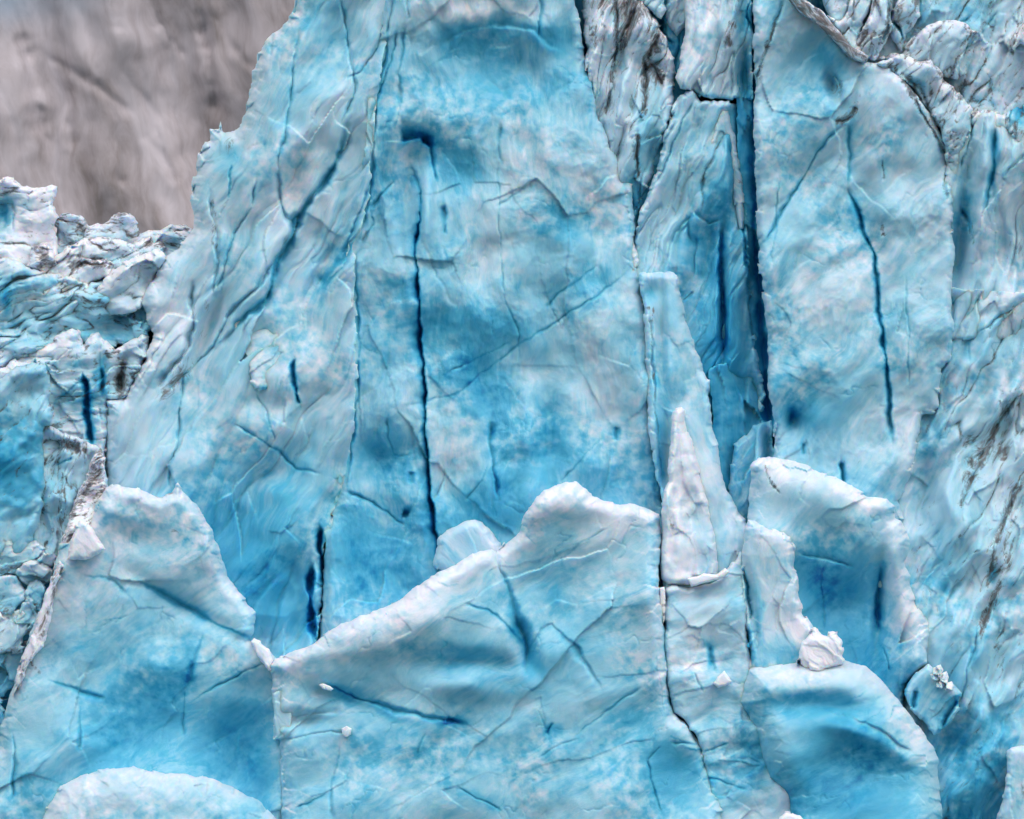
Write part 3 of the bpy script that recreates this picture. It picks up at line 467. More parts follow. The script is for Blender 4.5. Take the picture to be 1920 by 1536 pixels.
piece('lower_face', [(1660, 1000), (1655, 960), (1660, 930), (1675, 880), (1690, 800), (1720, 770), (1735, 690), (1750, 640), (1755, 540), (2150, 560), (2150, 1650), (1690, 1650), (1680, 1420), (1670, 1300), (1660, 1150)], .4, fs, seams=[[(1740, 540), (2150, 560)]], tilt=(-.3, -.1), ang=-62, stretch=2.6, lump=1.2, lus=75, facet=.7, fcs=60, scal=.14, scs=13, crease=.34, crs=56, edge=(14, 1.0), cell=2.1, blue=.27, white=.04, dirt=.02, jag=2,
    blobs=[(1770, 560, 20, 90, 10, .35), (1740, 830, 25, 90, 8, .25), (1760, 1100, 50, 80, 0, .2), (1800, 1230, 60, 70, 0, .15), (1900, 880, 50, 120, 20, -.15), (1860, 1080, 8, 12, 0, .6), (1850, 640, 90, 30, -30, .1), (1820, 1400, 110, 60, -25, .28), (1840, 1480, 60, 90, 0, .35), (1790, 1560, 60, 60, 0, .3), (1900, 1340, 80, 30, -25, .1)],
    vein=.42, dents=[(1770, 1220, 190, 230, 0, -2.1), (1800, 1480, 200, 130, 0, -1.0), (1770, 600, 20, 100, 5, .8), (1740, 850, 24, 90, 10, .8), (1765, 1120, 40, 90, 0, 1.0), (1860, 1110, 14, 80, 12, .7)],
    cracks=[([(1920, 720), (1880, 780), (1840, 850), (1815, 920), (1790, 960)], 5, 5, 1.0, .1, .4), ([(1905, 900), (1890, 960), (1865, 1030), (1850, 1100)], 4, 4, .9, .1, .4), ([(1925, 560), (1870, 600), (1800, 650)], 4, 3, .8, .15, .2), ([(1850, 520), (1822, 600), (1816, 680)], 3, 3, .6, .2), ([(1880, 1090), (1850, 1150), (1835, 1200)], 6, 3, 1.0, .1, .45), ([(1835, 1150), (1830, 1200), (1812, 1280), (1800, 1330)], 4, 4, .8, .2), ([(1920, 470), (1860, 500)], 4, 4, .8, .1, .3)],
    dirts=[([(1910, 740), (1850, 840), (1815, 900)], 24, .2), (1850, 850, 45, 26, -35, .24), (1810, 900, 10, 40, 20, .22), (1880, 960, 30, 60, 15, .2), (1865, 1080, 22, 70, 20, .2), (1845, 1170, 8, 44, 25, .26), (1900, 1010, 20, 80, 10, .15), (1900, 650, 60, 20, -30, .15)])

# ------------------------------------------------------------------ upper left jumble
def lump_(name, poly, y, lab, cat='ice block', **kw):
    a = dict(vein=.55, ang=-60 + (poly[0][0] * 13 + poly[0][1] * 7) % 80, stretch=1.8, lump=.7, lus=60, facet=1.2, fcs=46, crease=.3, crs=44, edge=(16, 1.5), cell=1.9, jag=3, thick=6, blue=.2, white=.2, crust=.6, dirt=.05, scal=.1)
    a.update(kw); return tag(piece(name, poly, y, **a), lab, cat)
lump_('ice_block', [(-90, 335), (0, 334), (15, 332), (30, 337), (42, 348), (60, 351), (85, 350), (97, 346), (107, 350), (105, 370), (100, 385), (108, 410), (100, 430), (108, 445), (108, 475), (95, 520), (-90, 540)], 7, 'bright white square topped ice block at the left edge below the brown mountain',
    white=.55, crust=.8, facet=.6, blobs=[(5, 395, 20, 34, 0, .7), (50, 375, 20, 14, 0, .25)], dents=[(5, 400, 18, 36, 10, 1.5), (70, 440, 14, 40, 20, -.8)], cracks=[([(20, 375), (28, 400), (25, 430)], 5, 2, .8, .1)])
lump_('ice_block', [(105, 410), (117, 402), (130, 400), (145, 402), (170, 425), (175, 480), (100, 480)], 10.5, 'small grey crest with dark tip just right of the bright white block', dirt=.2, dirts=[([(110, 410), (118, 403), (128, 400)], 7, .5), (155, 430, 12, 8, 0, .5)], white=.1)
lump_('ice_block', [(140, 490), (158, 440), (165, 424), (190, 420), (215, 404), (232, 398), (250, 405), (262, 428), (275, 470), (270, 510)], 9.5, 'highest dirty grey hump on the skyline of the left jumble', dirt=.22, dirts=[(225, 405, 14, 8, 0, .3)], white=.1)
lump_('ice_block', [(235, 500), (262, 440), (275, 432), (300, 430), (320, 421), (345, 422), (362, 434), (364, 470), (330, 520)], 8.5, 'rounded pale hump tucked against the foot of the central tower', dirt=.05, blue=.25, dirts=[([(318, 430), (340, 445), (335, 425)], 6, .5), ([(345, 423), (360, 436)], 5, .5)])
lump_('ice_block', [(140, 500), (150, 452), (180, 444), (220, 450), (250, 455), (280, 446), (300, 452), (312, 466), (300, 500), (240, 520)], 6.8, 'wide grey dirty slab lying in front of the two skyline humps', dirt=.2, white=.1, dirts=[([(275, 455), (298, 448), (313, 462), (310, 478)], 9, .5)])
lump_('ice_block', [(50, 500), (60, 462), (75, 455), (90, 455), (97, 470), (108, 495), (80, 512)], 4.2, 'pinkish brown pointed chip below the bright white block', dirt=.32, white=.5, dirts=[([(72, 462), (85, 480), (72, 505)], 6, .4)])
lump_('ice_slab', [(66, 508), (90, 490), (120, 468), (152, 450), (160, 462), (150, 480), (160, 484), (200, 487), (218, 496), (205, 515), (160, 540), (80, 560)], 3.6, 'slanting white slab whose torn upper rim is lined with dark brown dirt', 'ice slab', white=.35,
    dirts=[([(136, 500), (155, 484), (190, 490), (216, 496)], 8, .75)], cracks=[([(138, 505), (158, 492), (215, 502)], 4, 6, 1.2, .1, .6)])
lump_('ice_slab', [(196, 520), (230, 495), (262, 480), (290, 468), (304, 470), (314, 480), (296, 508), (290, 540), (262, 580), (205, 590), (180, 560)], 3.0, 'clean pale wedge leaning up to the right beside the tower foot', 'ice slab', white=.3, blue=.25)
lump_('ice_block', [(-90, 470), (-10, 480), (30, 488), (60, 505), (110, 510), (170, 530), (165, 580), (130, 680), (60, 740), (-90, 740)], 3.2, 'broad crumpled blue white hummock at the left edge under the white block', blue=.3, white=.1, facet=1.0, crease=.8,
    blobs=[(10, 560, 14, 30, 0, .7), (60, 530, 40, 20, 0, .2)], dirts=[([(125, 530), (120, 545), (125, 555)], 7, .6), ([(10, 560), (30, 530)], 6, .4)])
lump_('ice_block', [(110, 560), (130, 545), (170, 530), (215, 528), (245, 545), (290, 565), (292, 612), (264, 645), (215, 650), (180, 650), (140, 640), (100, 610)], 3.6, 'hollowed blue block ringed by curling dark dirt lines', blue=.42, white=0, dents=[(225, 585, 26, 26, 0, 1.4), (180, 610, 40, 20, 0, 1.0), (190, 560, 50, 12, 10, -.9)],
    dirts=[([(135, 545), (160, 565), (200, 572), (225, 560), (245, 580), (255, 605), (235, 612), (215, 600)], 5, .7), ([(105, 600), (120, 588), (180, 575), (200, 572)], 6, .6), ([(188, 590), (182, 610)], 4, .4)])
lump_('ice_ridge', [(-90, 700), (0, 690), (20, 680), (55, 660), (100, 642), (108, 628), (135, 618), (150, 622), (157, 645), (170, 626), (185, 620), (205, 642), (216, 660), (232, 648), (252, 632), (266, 618), (284, 630), (276, 672), (258, 708), (240, 745), (205, 755), (199, 850), (195, 900), (60, 900), (-90, 900)], 1.6,
    'crest of small white ice peaks running into the base of the central tower', 'ice ridge', white=.3, blue=.3, edge=(26, 1.8), blobs=[(40, 720, 60, 20, -25, .3), (140, 680, 20, 14, 0, .35), (165, 770, 8, 60, -4, .6), (190, 700, 10, 40, 0, .4), (150, 740, 50, 20, -20, .15)],
    cracks=[([(157, 700), (165, 760), (170, 800), (172, 835)], 7, 4, 2.2, .8), ([(192, 690), (188, 740)], 5, 7, 1.6, .5), ([(100, 755), (160, 715)], 3, 3, .4, .3), ([(225, 700), (222, 735)], 8, 6, 2.2, 0, .8)], dents=[(228, 700, 12, 34, 10, 1.6)],
    dirts=[([(100, 640), (80, 645), (70, 640)], 6, .5), ([(160, 650), (178, 662), (178, 685), (180, 720)], 7, .5), ([(200, 665), (222, 660), (232, 690), (228, 735)], 7, .6), (226, 735, 14, 10, 0, .7), ([(245, 700), (232, 722)], 5, .4)])
lump_('ice_slab', [(-90, 740), (-10, 720), (8, 708), (30, 690), (50, 682), (65, 678), (88, 680), (92, 700), (95, 745), (101, 780), (96, 797), (84, 800), (82, 835), (84, 900), (75, 975), (50, 1060), (-90, 1080)], -1.6, 'smooth blue green slab standing at the left edge with a thin dirty right rim', 'ice slab',
    white=0, blue=.42, facet=.2, crease=.1, crust=.35, edge=(34, 1.8), thick=6, blobs=[(40, 730, 60, 40, 0, -.05), (0, 880, 70, 70, 0, .42), (60, 820, 40, 30, 0, .2)], dirts=[([(92, 700), (99, 780)], 4, .4), ([(65, 679), (88, 681)], 4, .4)], dirt=0)
lump_('ice_block', [(60, 815), (95, 800), (160, 828), (195, 845), (205, 930), (150, 985), (125, 1010), (112, 1050), (70, 1080), (30, 1080), (40, 950), (70, 880)], -.3, 'grey streaked block with a dark dirt pocket, right of the blue green slab', white=.05, blue=.3, dirt=.12, ang=-80,
    dents=[(100, 835, 16, 10, 0, 1.6), (135, 838, 12, 8, 20, 1.0)], dirts=[([(86, 832), (105, 830), (120, 838), (140, 832), (148, 842)], 8, .85), ([(110, 860), (82, 900), (80, 960), (50, 1000)], 5, .35), ([(115, 880), (112, 1000)], 6, .3)], cracks=[([(105, 873), (138, 858)], 4, 3, .7, .4), ([(0, 985), (40, 1010), (60, 1030)], 4, 4, 1.0, .2, .5)])
lump_('ice_ridge', [(125, 985), (140, 940), (160, 890), (178, 850), (190, 838), (196, 850), (197, 915), (205, 940), (180, 975), (150, 1000), (120, 1060), (100, 1100), (105, 1040)], -4.5, 'thin pinkish dirty crest climbing beside the left front block', 'ice ridge', white=.5, dirt=.22, cell=1.7, blue=.12, edge=(14, 1.2), dirts=[([(190, 842), (175, 880), (165, 915), (140, 950), (130, 980)], 6, .45), ([(165, 925), (190, 930), (195, 915)], 6, .4)])
# boulders on the lower left
R_ = random.Random(5)
BD = [((30, 1040, 60, 36), .3), ((0, 1110, 50, 42), .36), ((66, 1075, 34, 26), .2), ((62, 1110, 22, 30), .45), ((20, 1180, 44, 50), .3), ((50, 1160, 24, 30), .45), ((-10, 1260, 42, 60), .5), ((92, 1050, 20, 16), .3), ((35, 1240, 26, 40), .45), ((-20, 1350, 40, 60), .5)]
BL = ['flat grey blue boulder highest in the dirty pile left of the front block', 'large dusty boulder at the left edge halfway down the dirty pile', 'small wedge boulder touching the crest of the left front block', 'olive brown upright boulder in a dark hollow beside the left front block',
      'smooth teal boulder at the left edge below the dusty one', 'rounded olive grey boulder pressed against the rim of the left front block', 'deep blue boulder in shadow at the left edge', 'little stained chip at the top of the dirty pile', 'narrow blue boulder squeezed beside the rim of the left front block', 'lowest blue boulder cut by the left edge']
for k, ((bx, by, rx, ry), bl) in enumerate(BD):
    n = 6; pl = [(bx + rx * (0.8 + .5 * R_.random()) * math.cos(t * 2 * math.pi / n), by + ry * (0.8 + .5 * R_.random()) * math.sin(t * 2 * math.pi / n)) for t in range(n)]
    lump_('ice_boulder', pl, -1.5 - .25 * k + (2 if k in (6, 8, 9) else 0), BL[k], 'ice boulder', edge=(8, .9), jag=5, lump=.3, crease=.1, vein=.15, blue=bl, white=0, dirt=.16 if k < 6 else .02, facet=1.5, fcs=34, thick=4, dirts=[(bx, by + ry * .8, rx, 8, 0, .3)] if k < 6 else [])

# ------------------------------------------------------------------ fin and spire in the centre right
fn = root('ice_fin', 1310, 1250, -3, 'tall tapering pale blue fin rising right of the central tower behind the spire', 'ice fin')
piece('face', [(1199, 512), (1235, 508), (1266, 511), (1272, 522), (1273, 545), (1281, 568), (1284, 590), (1294, 625), (1303, 655), (1313, 669), (1323, 699), (1330, 715), (1329, 742), (1333, 759), (1335, 799), (1345, 832), (1352, 872), (1360, 915), (1370, 932), (1380, 955), (1396, 972), (1420, 1020), (1420, 1300), (1240, 1300),
    (1244, 960), (1225, 870), (1216, 800), (1213, 720), (1210, 650), (1207, 600), (1206, 578), (1202, 563), (1196, 538)], -2.3, fn, tilt=(.5, -.5), ang=72, stretch=2, lump=.5, lus=90, facet=.3, fcs=70, scal=.07, scs=16, edge=(22, 1.4), cell=2.0, jag=2.2, thick=6, blue=.3, crust=.35,
    blobs=[(1222, 545, 20, 22, 0, .22), (1300, 900, 40, 90, 70, -.15), (1240, 860, 12, 120, 0, .3), (1270, 700, 30, 60, 0, .06)], white=.08,
    dents=[(1240, 640, 10, 90, 0, .8), (1250, 850, 16, 80, 0, 1.0), (1222, 548, 20, 22, 0, .5)], cracks=[([(1214, 578), (1222, 620), (1224, 700), (1229, 800), (1234, 850), (1243, 915)], 2, 6, .7, .2, .2), ([(1325, 1000), (1310, 930)], 3, 3, .2, .1)],
    dirts=[([(1210, 578), (1225, 578), (1224, 600)], 4, .7), ([(1220, 600), (1226, 720), (1232, 820)], 3, .3)])
sp = root('ice_spire', 1290, 1095, -7, 'slender pinkish white ice spire with a squared tip, standing before the tall fin', 'ice spire')
piece('needle', [(1261, 772), (1266, 763), (1278, 762), (1286, 768), (1284, 790), (1292, 815), (1302, 840), (1312, 890), (1326, 940), (1338, 1000), (1346, 1040), (1348, 1080), (1322, 1093), (1302, 1086), (1292, 1098), (1270, 1098), (1252, 1095), (1240, 1086), (1237, 1060),
    (1241, 1010), (1240, 970), (1245, 925), (1252, 905), (1252, 880), (1256, 830)], -6.6, sp, tilt=(.9, -.2), ang=80, stretch=2, lump=.35, lus=50, facet=.45, fcs=38, scal=.05, edge=(22, 2.0), cell=1.7, jag=1.6, thick=4, blue=.12, white=.3, crust=.6,
    blobs=[(1318, 1000, 26, 80, -10, .25)], dirts=[(1256, 975, 5, 14, 0, .4), (1262, 985, 5, 4, 0, .6), (1275, 880, 8, 30, 0, .15)], dents=[(1262, 960, 8, 40, 0, .5)])
piece('ledge', [(1290, 1085), (1320, 1075), (1345, 1078), (1360, 1066), (1366, 1072), (1358, 1082), (1330, 1092), (1296, 1099)], -8.6, sp, ang=0, edge=(7, .5), cell=1.5, lump=.1, facet=.2, thick=1.2, blue=.05, white=.5, jag=1)
cl = root('ice_column', 1330, 1530, -8, 'rough ice column under the spire with a black crack along its left side', 'ice column')
piece('shaft', [(1249, 1102), (1262, 1098), (1292, 1101), (1330, 1094), (1352, 1084), (1370, 1060), (1388, 1030), (1400, 1050), (1398, 1150), (1402, 1212), (1414, 1248), (1404, 1280), (1402, 1330), (1450, 1390), (1500, 1460), (1540, 1650), (1290, 1650), (1330, 1470), (1310, 1390), (1281, 1350), (1261, 1338), (1251, 1280), (1244, 1200), (1246, 1150)], -8.2, cl, tilt=(.2, -.3), ang=-20, stretch=2,
    lump=.6, lus=80, facet=.5, fcs=60, scal=.1, edge=(18, 1.2), cell=2.0, blue=.26, crust=.4, thick=6, blobs=[(1330, 1225, 10, 30, -15, .4), (1370, 1330, 60, 70, 0, .15), (1420, 1420, 30, 60, 0, .45), (1300, 1180, 30, 70, 0, -.1), (1380, 1150, 20, 60, 0, .15), (1330, 1470, 60, 40, 0, .3)], white=.05,
    cracks=[([(1330, 1210), (1345, 1260)], 6, 4, .5, .3), ([(1300, 1260), (1318, 1300)], 2, 2, .3, .1), ([(1320, 1410), (1370, 1395)], 2, 2, .3, .3), ([(1300, 1450), (1400, 1480)], 3, 3, .4, .3)], dirts=[(1325, 1200, 12, 8, 0, .3)])
piece('splinter', [(1236, 1102), (1246, 1100), (1249, 1130), (1247, 1160), (1243, 1170), (1238, 1140)], -8.6, cl, edge=(5, .5), cell=1.4, lump=.1, facet=.2, thick=1.5, blue=.05, white=.3, dirt=.2, dirts=[(1243, 1135, 5, 3, 0, .8), (1243, 1152, 4, 3, 0, .8)], jag=1)
sl2 = piece('ice_slab', [(1390, 1040), (1396, 1000), (1402, 975), (1416, 974), (1440, 990), (1462, 998), (1481, 1010), (1489, 1026), (1490, 1060), (1497, 1100), (1502, 1130), (1505, 1150), (1516, 1165), (1530, 1180), (1538, 1200), (1540, 1260), (1480, 1290), (1412, 1260), (1402, 1212), (1397, 1150), (1391, 1085)], -7.4, ang=85, stretch=1.7,
    lump=.5, facet=.35, fcs=60, scal=.06, edge=(24, 1.5), cell=1.9, blue=.26, crust=.55, crust_lit_w=26, thick=6, white=.1, blobs=[(1420, 1150, 10, 70, -6, .35), (1470, 1230, 60, 30, 0, .4), (1405, 1210, 14, 40, 0, .3), (1500, 1150, 14, 40, 0, -.3)], dents=[(1408, 1130, 8, 70, -8, .8)],
    cracks=[([(1398, 1060), (1402, 1110), (1408, 1165)], 4, 3, 1.2, .5), ([(1402, 1180), (1410, 1245)], 3, 5, .8, .3)])
tag(sl2, 'smooth blue slab with a ragged pinkish right edge, between the column and the hollowed block', 'ice slab')
o = piece('ice_chunk', [(1498, 1245), (1503, 1205), (1518, 1186), (1528, 1178), (1545, 1188), (1568, 1188), (1578, 1202), (1577, 1222), (1584, 1240), (1565, 1256), (1520, 1262)], -9.5, ang=30, edge=(18, 1.1), cell=1.6, lump=.3, facet=.5, fcs=30, blue=.05, white=.6, thick=3, jag=4.5)
tag(o, 'crumbly pinkish white chunk perched on top of the big front dome', 'ice chunk')
o = piece('ice_chunk', [(1337, 1282), (1344, 1268), (1358, 1258), (1366, 1270), (1372, 1278), (1360, 1286), (1346, 1290)], -9.6, ang=30, edge=(9, .6), cell=1.3, lump=.1, facet=.3, fcs=20, blue=0, white=.6, thick=1.2, jag=1.2)
tag(o, 'small angular white fragment stuck on the column face left of the front dome', 'ice chunk')

# ------------------------------------------------------------------ hollowed block on the right
o = piece('ice_block', [(1408, 870), (1412, 864), (1423, 859), (1443, 855), (1467, 864), (1487, 865), (1513, 872), (1543, 889), (1567, 897), (1597, 912), (1627, 929), (1663, 934), (1677, 949), (1678, 972), (1688, 976), (1696, 992), (1704, 1012), (1703, 1030), (1697, 1054), (1703, 1077), (1707, 1101), (1717, 1131), (1737, 1151), (1742, 1167), (1740, 1207), (1737, 1241), (1722, 1256), (1700, 1284), (1692, 1310), (1720, 1400), (1400, 1400), (1402, 1100), (1404, 950)], -5.4,
    ang=-48, stretch=1.8, lump=1.2, lus=200, facet=.6, fcs=170, scal=.09, scs=18, edge=(40, 2.2), cell=2.0, jag=2.4, thick=9, blue=.37, crust=.85, crust_lit_w=24,
    blobs=[(1570, 1100, 90, 70, 10, .45), (1520, 1080, 40, 40, 0, .2), (1620, 1230, 80, 60, 30, .42), (1650, 1110, 10, 80, 0, .3), (1690, 1120, 30, 110, -10, -.22), (1530, 960, 100, 50, 25, .05), (1600, 1290, 90, 40, 0, .3), (1450, 930, 30, 40, 0, -.1)], whites=[(1470, 890, 60, 18, 25, .4), (1600, 935, 60, 14, 25, .4), (1700, 1150, 20, 90, -12, .25)],
    dents=[(1570, 1130, 90, 90, 0, 1.6), (1650, 1130, 12, 90, 4, 1.0), (1610, 1270, 80, 60, 20, 1.2), (1690, 1120, 24, 110, -12, -.7), (1530, 940, 120, 40, 25, -.7)],
    cracks=[([(1500, 1040), (1560, 1050), (1600, 1065)], 3, 9, .6, .2), ([(1650, 1060), (1642, 1130), (1648, 1190)], 3, 9, .9, .4), ([(1655, 1215), (1668, 1260)], 3, 3, .5, .3), ([(1432, 868), (1446, 905), (1465, 925)], 2, 2, .3, .05, .4), ([(1540, 1070), (1545, 1180)], 3, 3, .3, .15)], dirts=[([(1444, 895), (1455, 912)], 3, .6)])
tag(o, 'large blue hollowed block on the right with a bright white sloping crest', 'ice block')
o = piece('ice_block', [(1692, 1300), (1706, 1275), (1724, 1256), (1740, 1246), (1756, 1256), (1768, 1272), (1788, 1286), (1804, 1300), (1800, 1325), (1785, 1350), (1770, 1370), (1752, 1378), (1730, 1350), (1705, 1330)], -6.3,
    ang=-55, lump=.4, facet=.7, fcs=45, edge=(16, 1.2), cell=1.8, blue=.42, crust=.5, thick=5, cracks=[([(1716, 1258), (1698, 1290), (1692, 1312)], 5, 5, 1.6, .5), ([(1718, 1298), (1712, 1330)], 3, 5, 1.0, .4), ([(1798, 1308), (1775, 1345), (1765, 1368)], 8, 3, 1.8, .4)], dirts=[([(1760, 1270), (1790, 1298)], 5, .3)])
tag(o, 'small cracked blue block jammed between the hollowed block and the streaked slope', 'ice block')
for k, (x, y, r) in enumerate([(1760, 1256, 9), (1756, 1270, 8), (1771, 1270, 10), (1764, 1284, 8), (1782, 1286, 9)]):
    n = 5; pl = [(x + r * (0.8 + .8 * R_.random()) * math.cos(t * 6.283 / n), y + r * (0.7 + .6 * R_.random()) * math.sin(t * 6.283 / n)) for t in range(n)]
    o = piece('ice_fragment', pl, -6.9 - .1 * k, edge=(5, .5), cell=1.1, lump=.2, facet=1.0, fcs=9, blue=.15, white=.15, thick=1.2, jag=1.5, dirt=.1, frac=0, tilt=(3, -4))
    tag(o, ['topmost white ice fragment in the little pile on the cracked blue block', 'left hand white ice fragment of the little pile, nearest the hollowed block', 'middle white ice fragment of the little pile, just below the topmost one',
            'lower left white ice fragment of the little pile, resting on the smooth blue face', 'lowest and rightmost white ice fragment of the little pile, by the dirty streaked slope'][k], 'ice fragment', 'fragments on the cracked blue block')
for pl, lb in (([(597, 1284), (606, 1281), (620, 1287), (627, 1292), (620, 1297), (606, 1293)], 'flat pinkish chip at the upper end of the blue vein on the bright front block'),
               ([(640, 1366), (650, 1360), (660, 1366), (658, 1378), (648, 1384), (642, 1376)], 'upright pinkish chip on the lower left face of the bright front block')):
    tag(piece('ice_chip', pl, -11.2, edge=(3, .25), cell=1.1, lump=.1, facet=1.2, fcs=14, blue=.1, white=.25, thick=2.5, jag=1.2, frac=0), lb, 'ice chip')

# ------------------------------------------------------------------ front row
fl = root('ice_block', 280, 1530, -8, 'large triangular front block at lower left, crossed by a slanting dark teal vein', 'ice block')
piece('body', [(96, 1100), (108, 1045), (112, 1020), (128, 995), (140, 975), (150, 972), (160, 980), (175, 960), (185, 935), (197, 916), (212, 910), (227, 909), (253, 915), (280, 925), (300, 931), (320, 923), (333, 906), (347, 924), (373, 955), (397, 992), (408, 1022), (415, 1051), (430, 1084), (447, 1111), (460, 1124), (478, 1147), (477, 1184), (470, 1201), (487, 1206), (508, 1222),
    (520, 1240), (540, 1300), (540, 1650), (-120, 1650), (-120, 1480), (-5, 1400), (5, 1350), (20, 1300), (38, 1248), (50, 1210), (60, 1180), (72, 1150), (88, 1115)], -7.0, fl, tilt=(.15, -.25), ang=-38, stretch=1.8, lump=1.6, lus=240, facet=.55, fcs=190, scal=.10, scs=20, edge=(40, 2.4), cell=2.1, jag=2.2, thick=9, blue=.36, crust=.7, crust_lit_w=30,
    blobs=[(260, 1330, 110, 110, 0, .32), (200, 1400, 60, 60, 0, .2), (440, 1380, 60, 90, 20, .42), (330, 1270, 30, 60, 10, .25), (360, 1220, 9, 40, 8, .3), (480, 1460, 40, 60, 0, .4), (60, 1450, 60, 60, 0, .2), (280, 1050, 120, 60, 20, -.15), (400, 1250, 40, 40, 0, -.08)], whites=[(130, 1110, 40, 60, 20, .35), (250, 940, 80, 20, 10, .3), (170, 1000, 14, 24, 0, .4)],
    dents=[(370, 1150, 130, 16, 32, .6), (260, 1340, 120, 90, 10, .9), (440, 1420, 60, 60, 0, .9), (250, 1010, 80, 40, 0, .5), (210, 960, 60, 20, 20, -.5)],
    cracks=[([(250, 1082), (300, 1110), (350, 1140), (400, 1165), (450, 1190), (480, 1206)], 7, 7, .5, .5), ([(150, 1076), (200, 1085), (240, 1110)], 5, 4, .3, .25), ([(90, 1275), (130, 1288), (160, 1300), (195, 1312)], 5, 4, .4, .4), ([(195, 1165), (240, 1155)], 2, 2, .3, .25), ([(355, 1315), (420, 1280), (500, 1240)], 2, 2, .4, .3), ([(150, 1320), (150, 1410)], 4, 3, .4, .25), ([(25, 1370), (30, 1430), (22, 1500)], 4, 4, .6, .2, .2), ([(380, 1190), (365, 1240), (350, 1290)], 6, 5, .3, .3), ([(345, 1290), (345, 1380)], 4, 2, .3, .2)],
    dirts=[([(312, 935), (325, 965), (330, 1000)], 8, .28), ([(295, 932), (320, 925)], 5, .6), ([(100, 1105), (85, 1160), (60, 1230), (30, 1290)], 10, .3), ([(55, 1240), (75, 1262)], 5, .5)])
piece('dirty_rim', [(100, 1075), (112, 1050), (118, 1062), (108, 1090), (100, 1130), (90, 1180), (78, 1215), (55, 1245), (40, 1280), (22, 1310), (30, 1275), (45, 1225), (62, 1180), (80, 1130)], -8.6, fl, ang=-65, stretch=3, edge=(9, .6), cell=1.6, lump=.2, facet=.4, fcs=25, blue=.08, white=.45, thick=2, dirt=.22, dirts=[([(108, 1060), (95, 1130), (75, 1200), (50, 1240), (30, 1290)], 5, .35)])
piece('tooth', [(132, 1010), (140, 985), (150, 972), (160, 976), (170, 992), (182, 1010), (200, 1030), (160, 1050), (125, 1050)], -8.9, fl, ang=60, edge=(14, .9), cell=1.7, lump=.2, facet=.3, fcs=30, blue=.12, white=.35, thick=2)
piece('chip', [(468, 1204), (476, 1196), (490, 1204), (505, 1216), (512, 1240), (506, 1262), (492, 1245), (478, 1225)], -9.0, fl, ang=50, edge=(9, .7), cell=1.6, lump=.2, facet=.4, fcs=20, blue=.1, white=.4, thick=2)
o = piece('ice_mound', [(60, 1650), (72, 1560), (88, 1512), (115, 1475), (150, 1455), (200, 1442), (250, 1438), (310, 1450), (350, 1450), (400, 1462), (450, 1482), (490, 1505), (520, 1540), (530, 1650)], -13.6, ang=-35, stretch=1.6, lump=.5, facet=.15, scal=.07, edge=(70, 2.6), thick=5, blue=.26, crust=.4, crust_lit_w=36, jag=2.2, white=.1,
    blobs=[(380, 1490, 60, 30, 0, .15), (460, 1530, 60, 40, 0, .35), (200, 1520, 80, 40, 0, .05)])
tag(o, 'smooth pale rounded mound at the bottom left corner in front of the triangular block', 'ice mound')

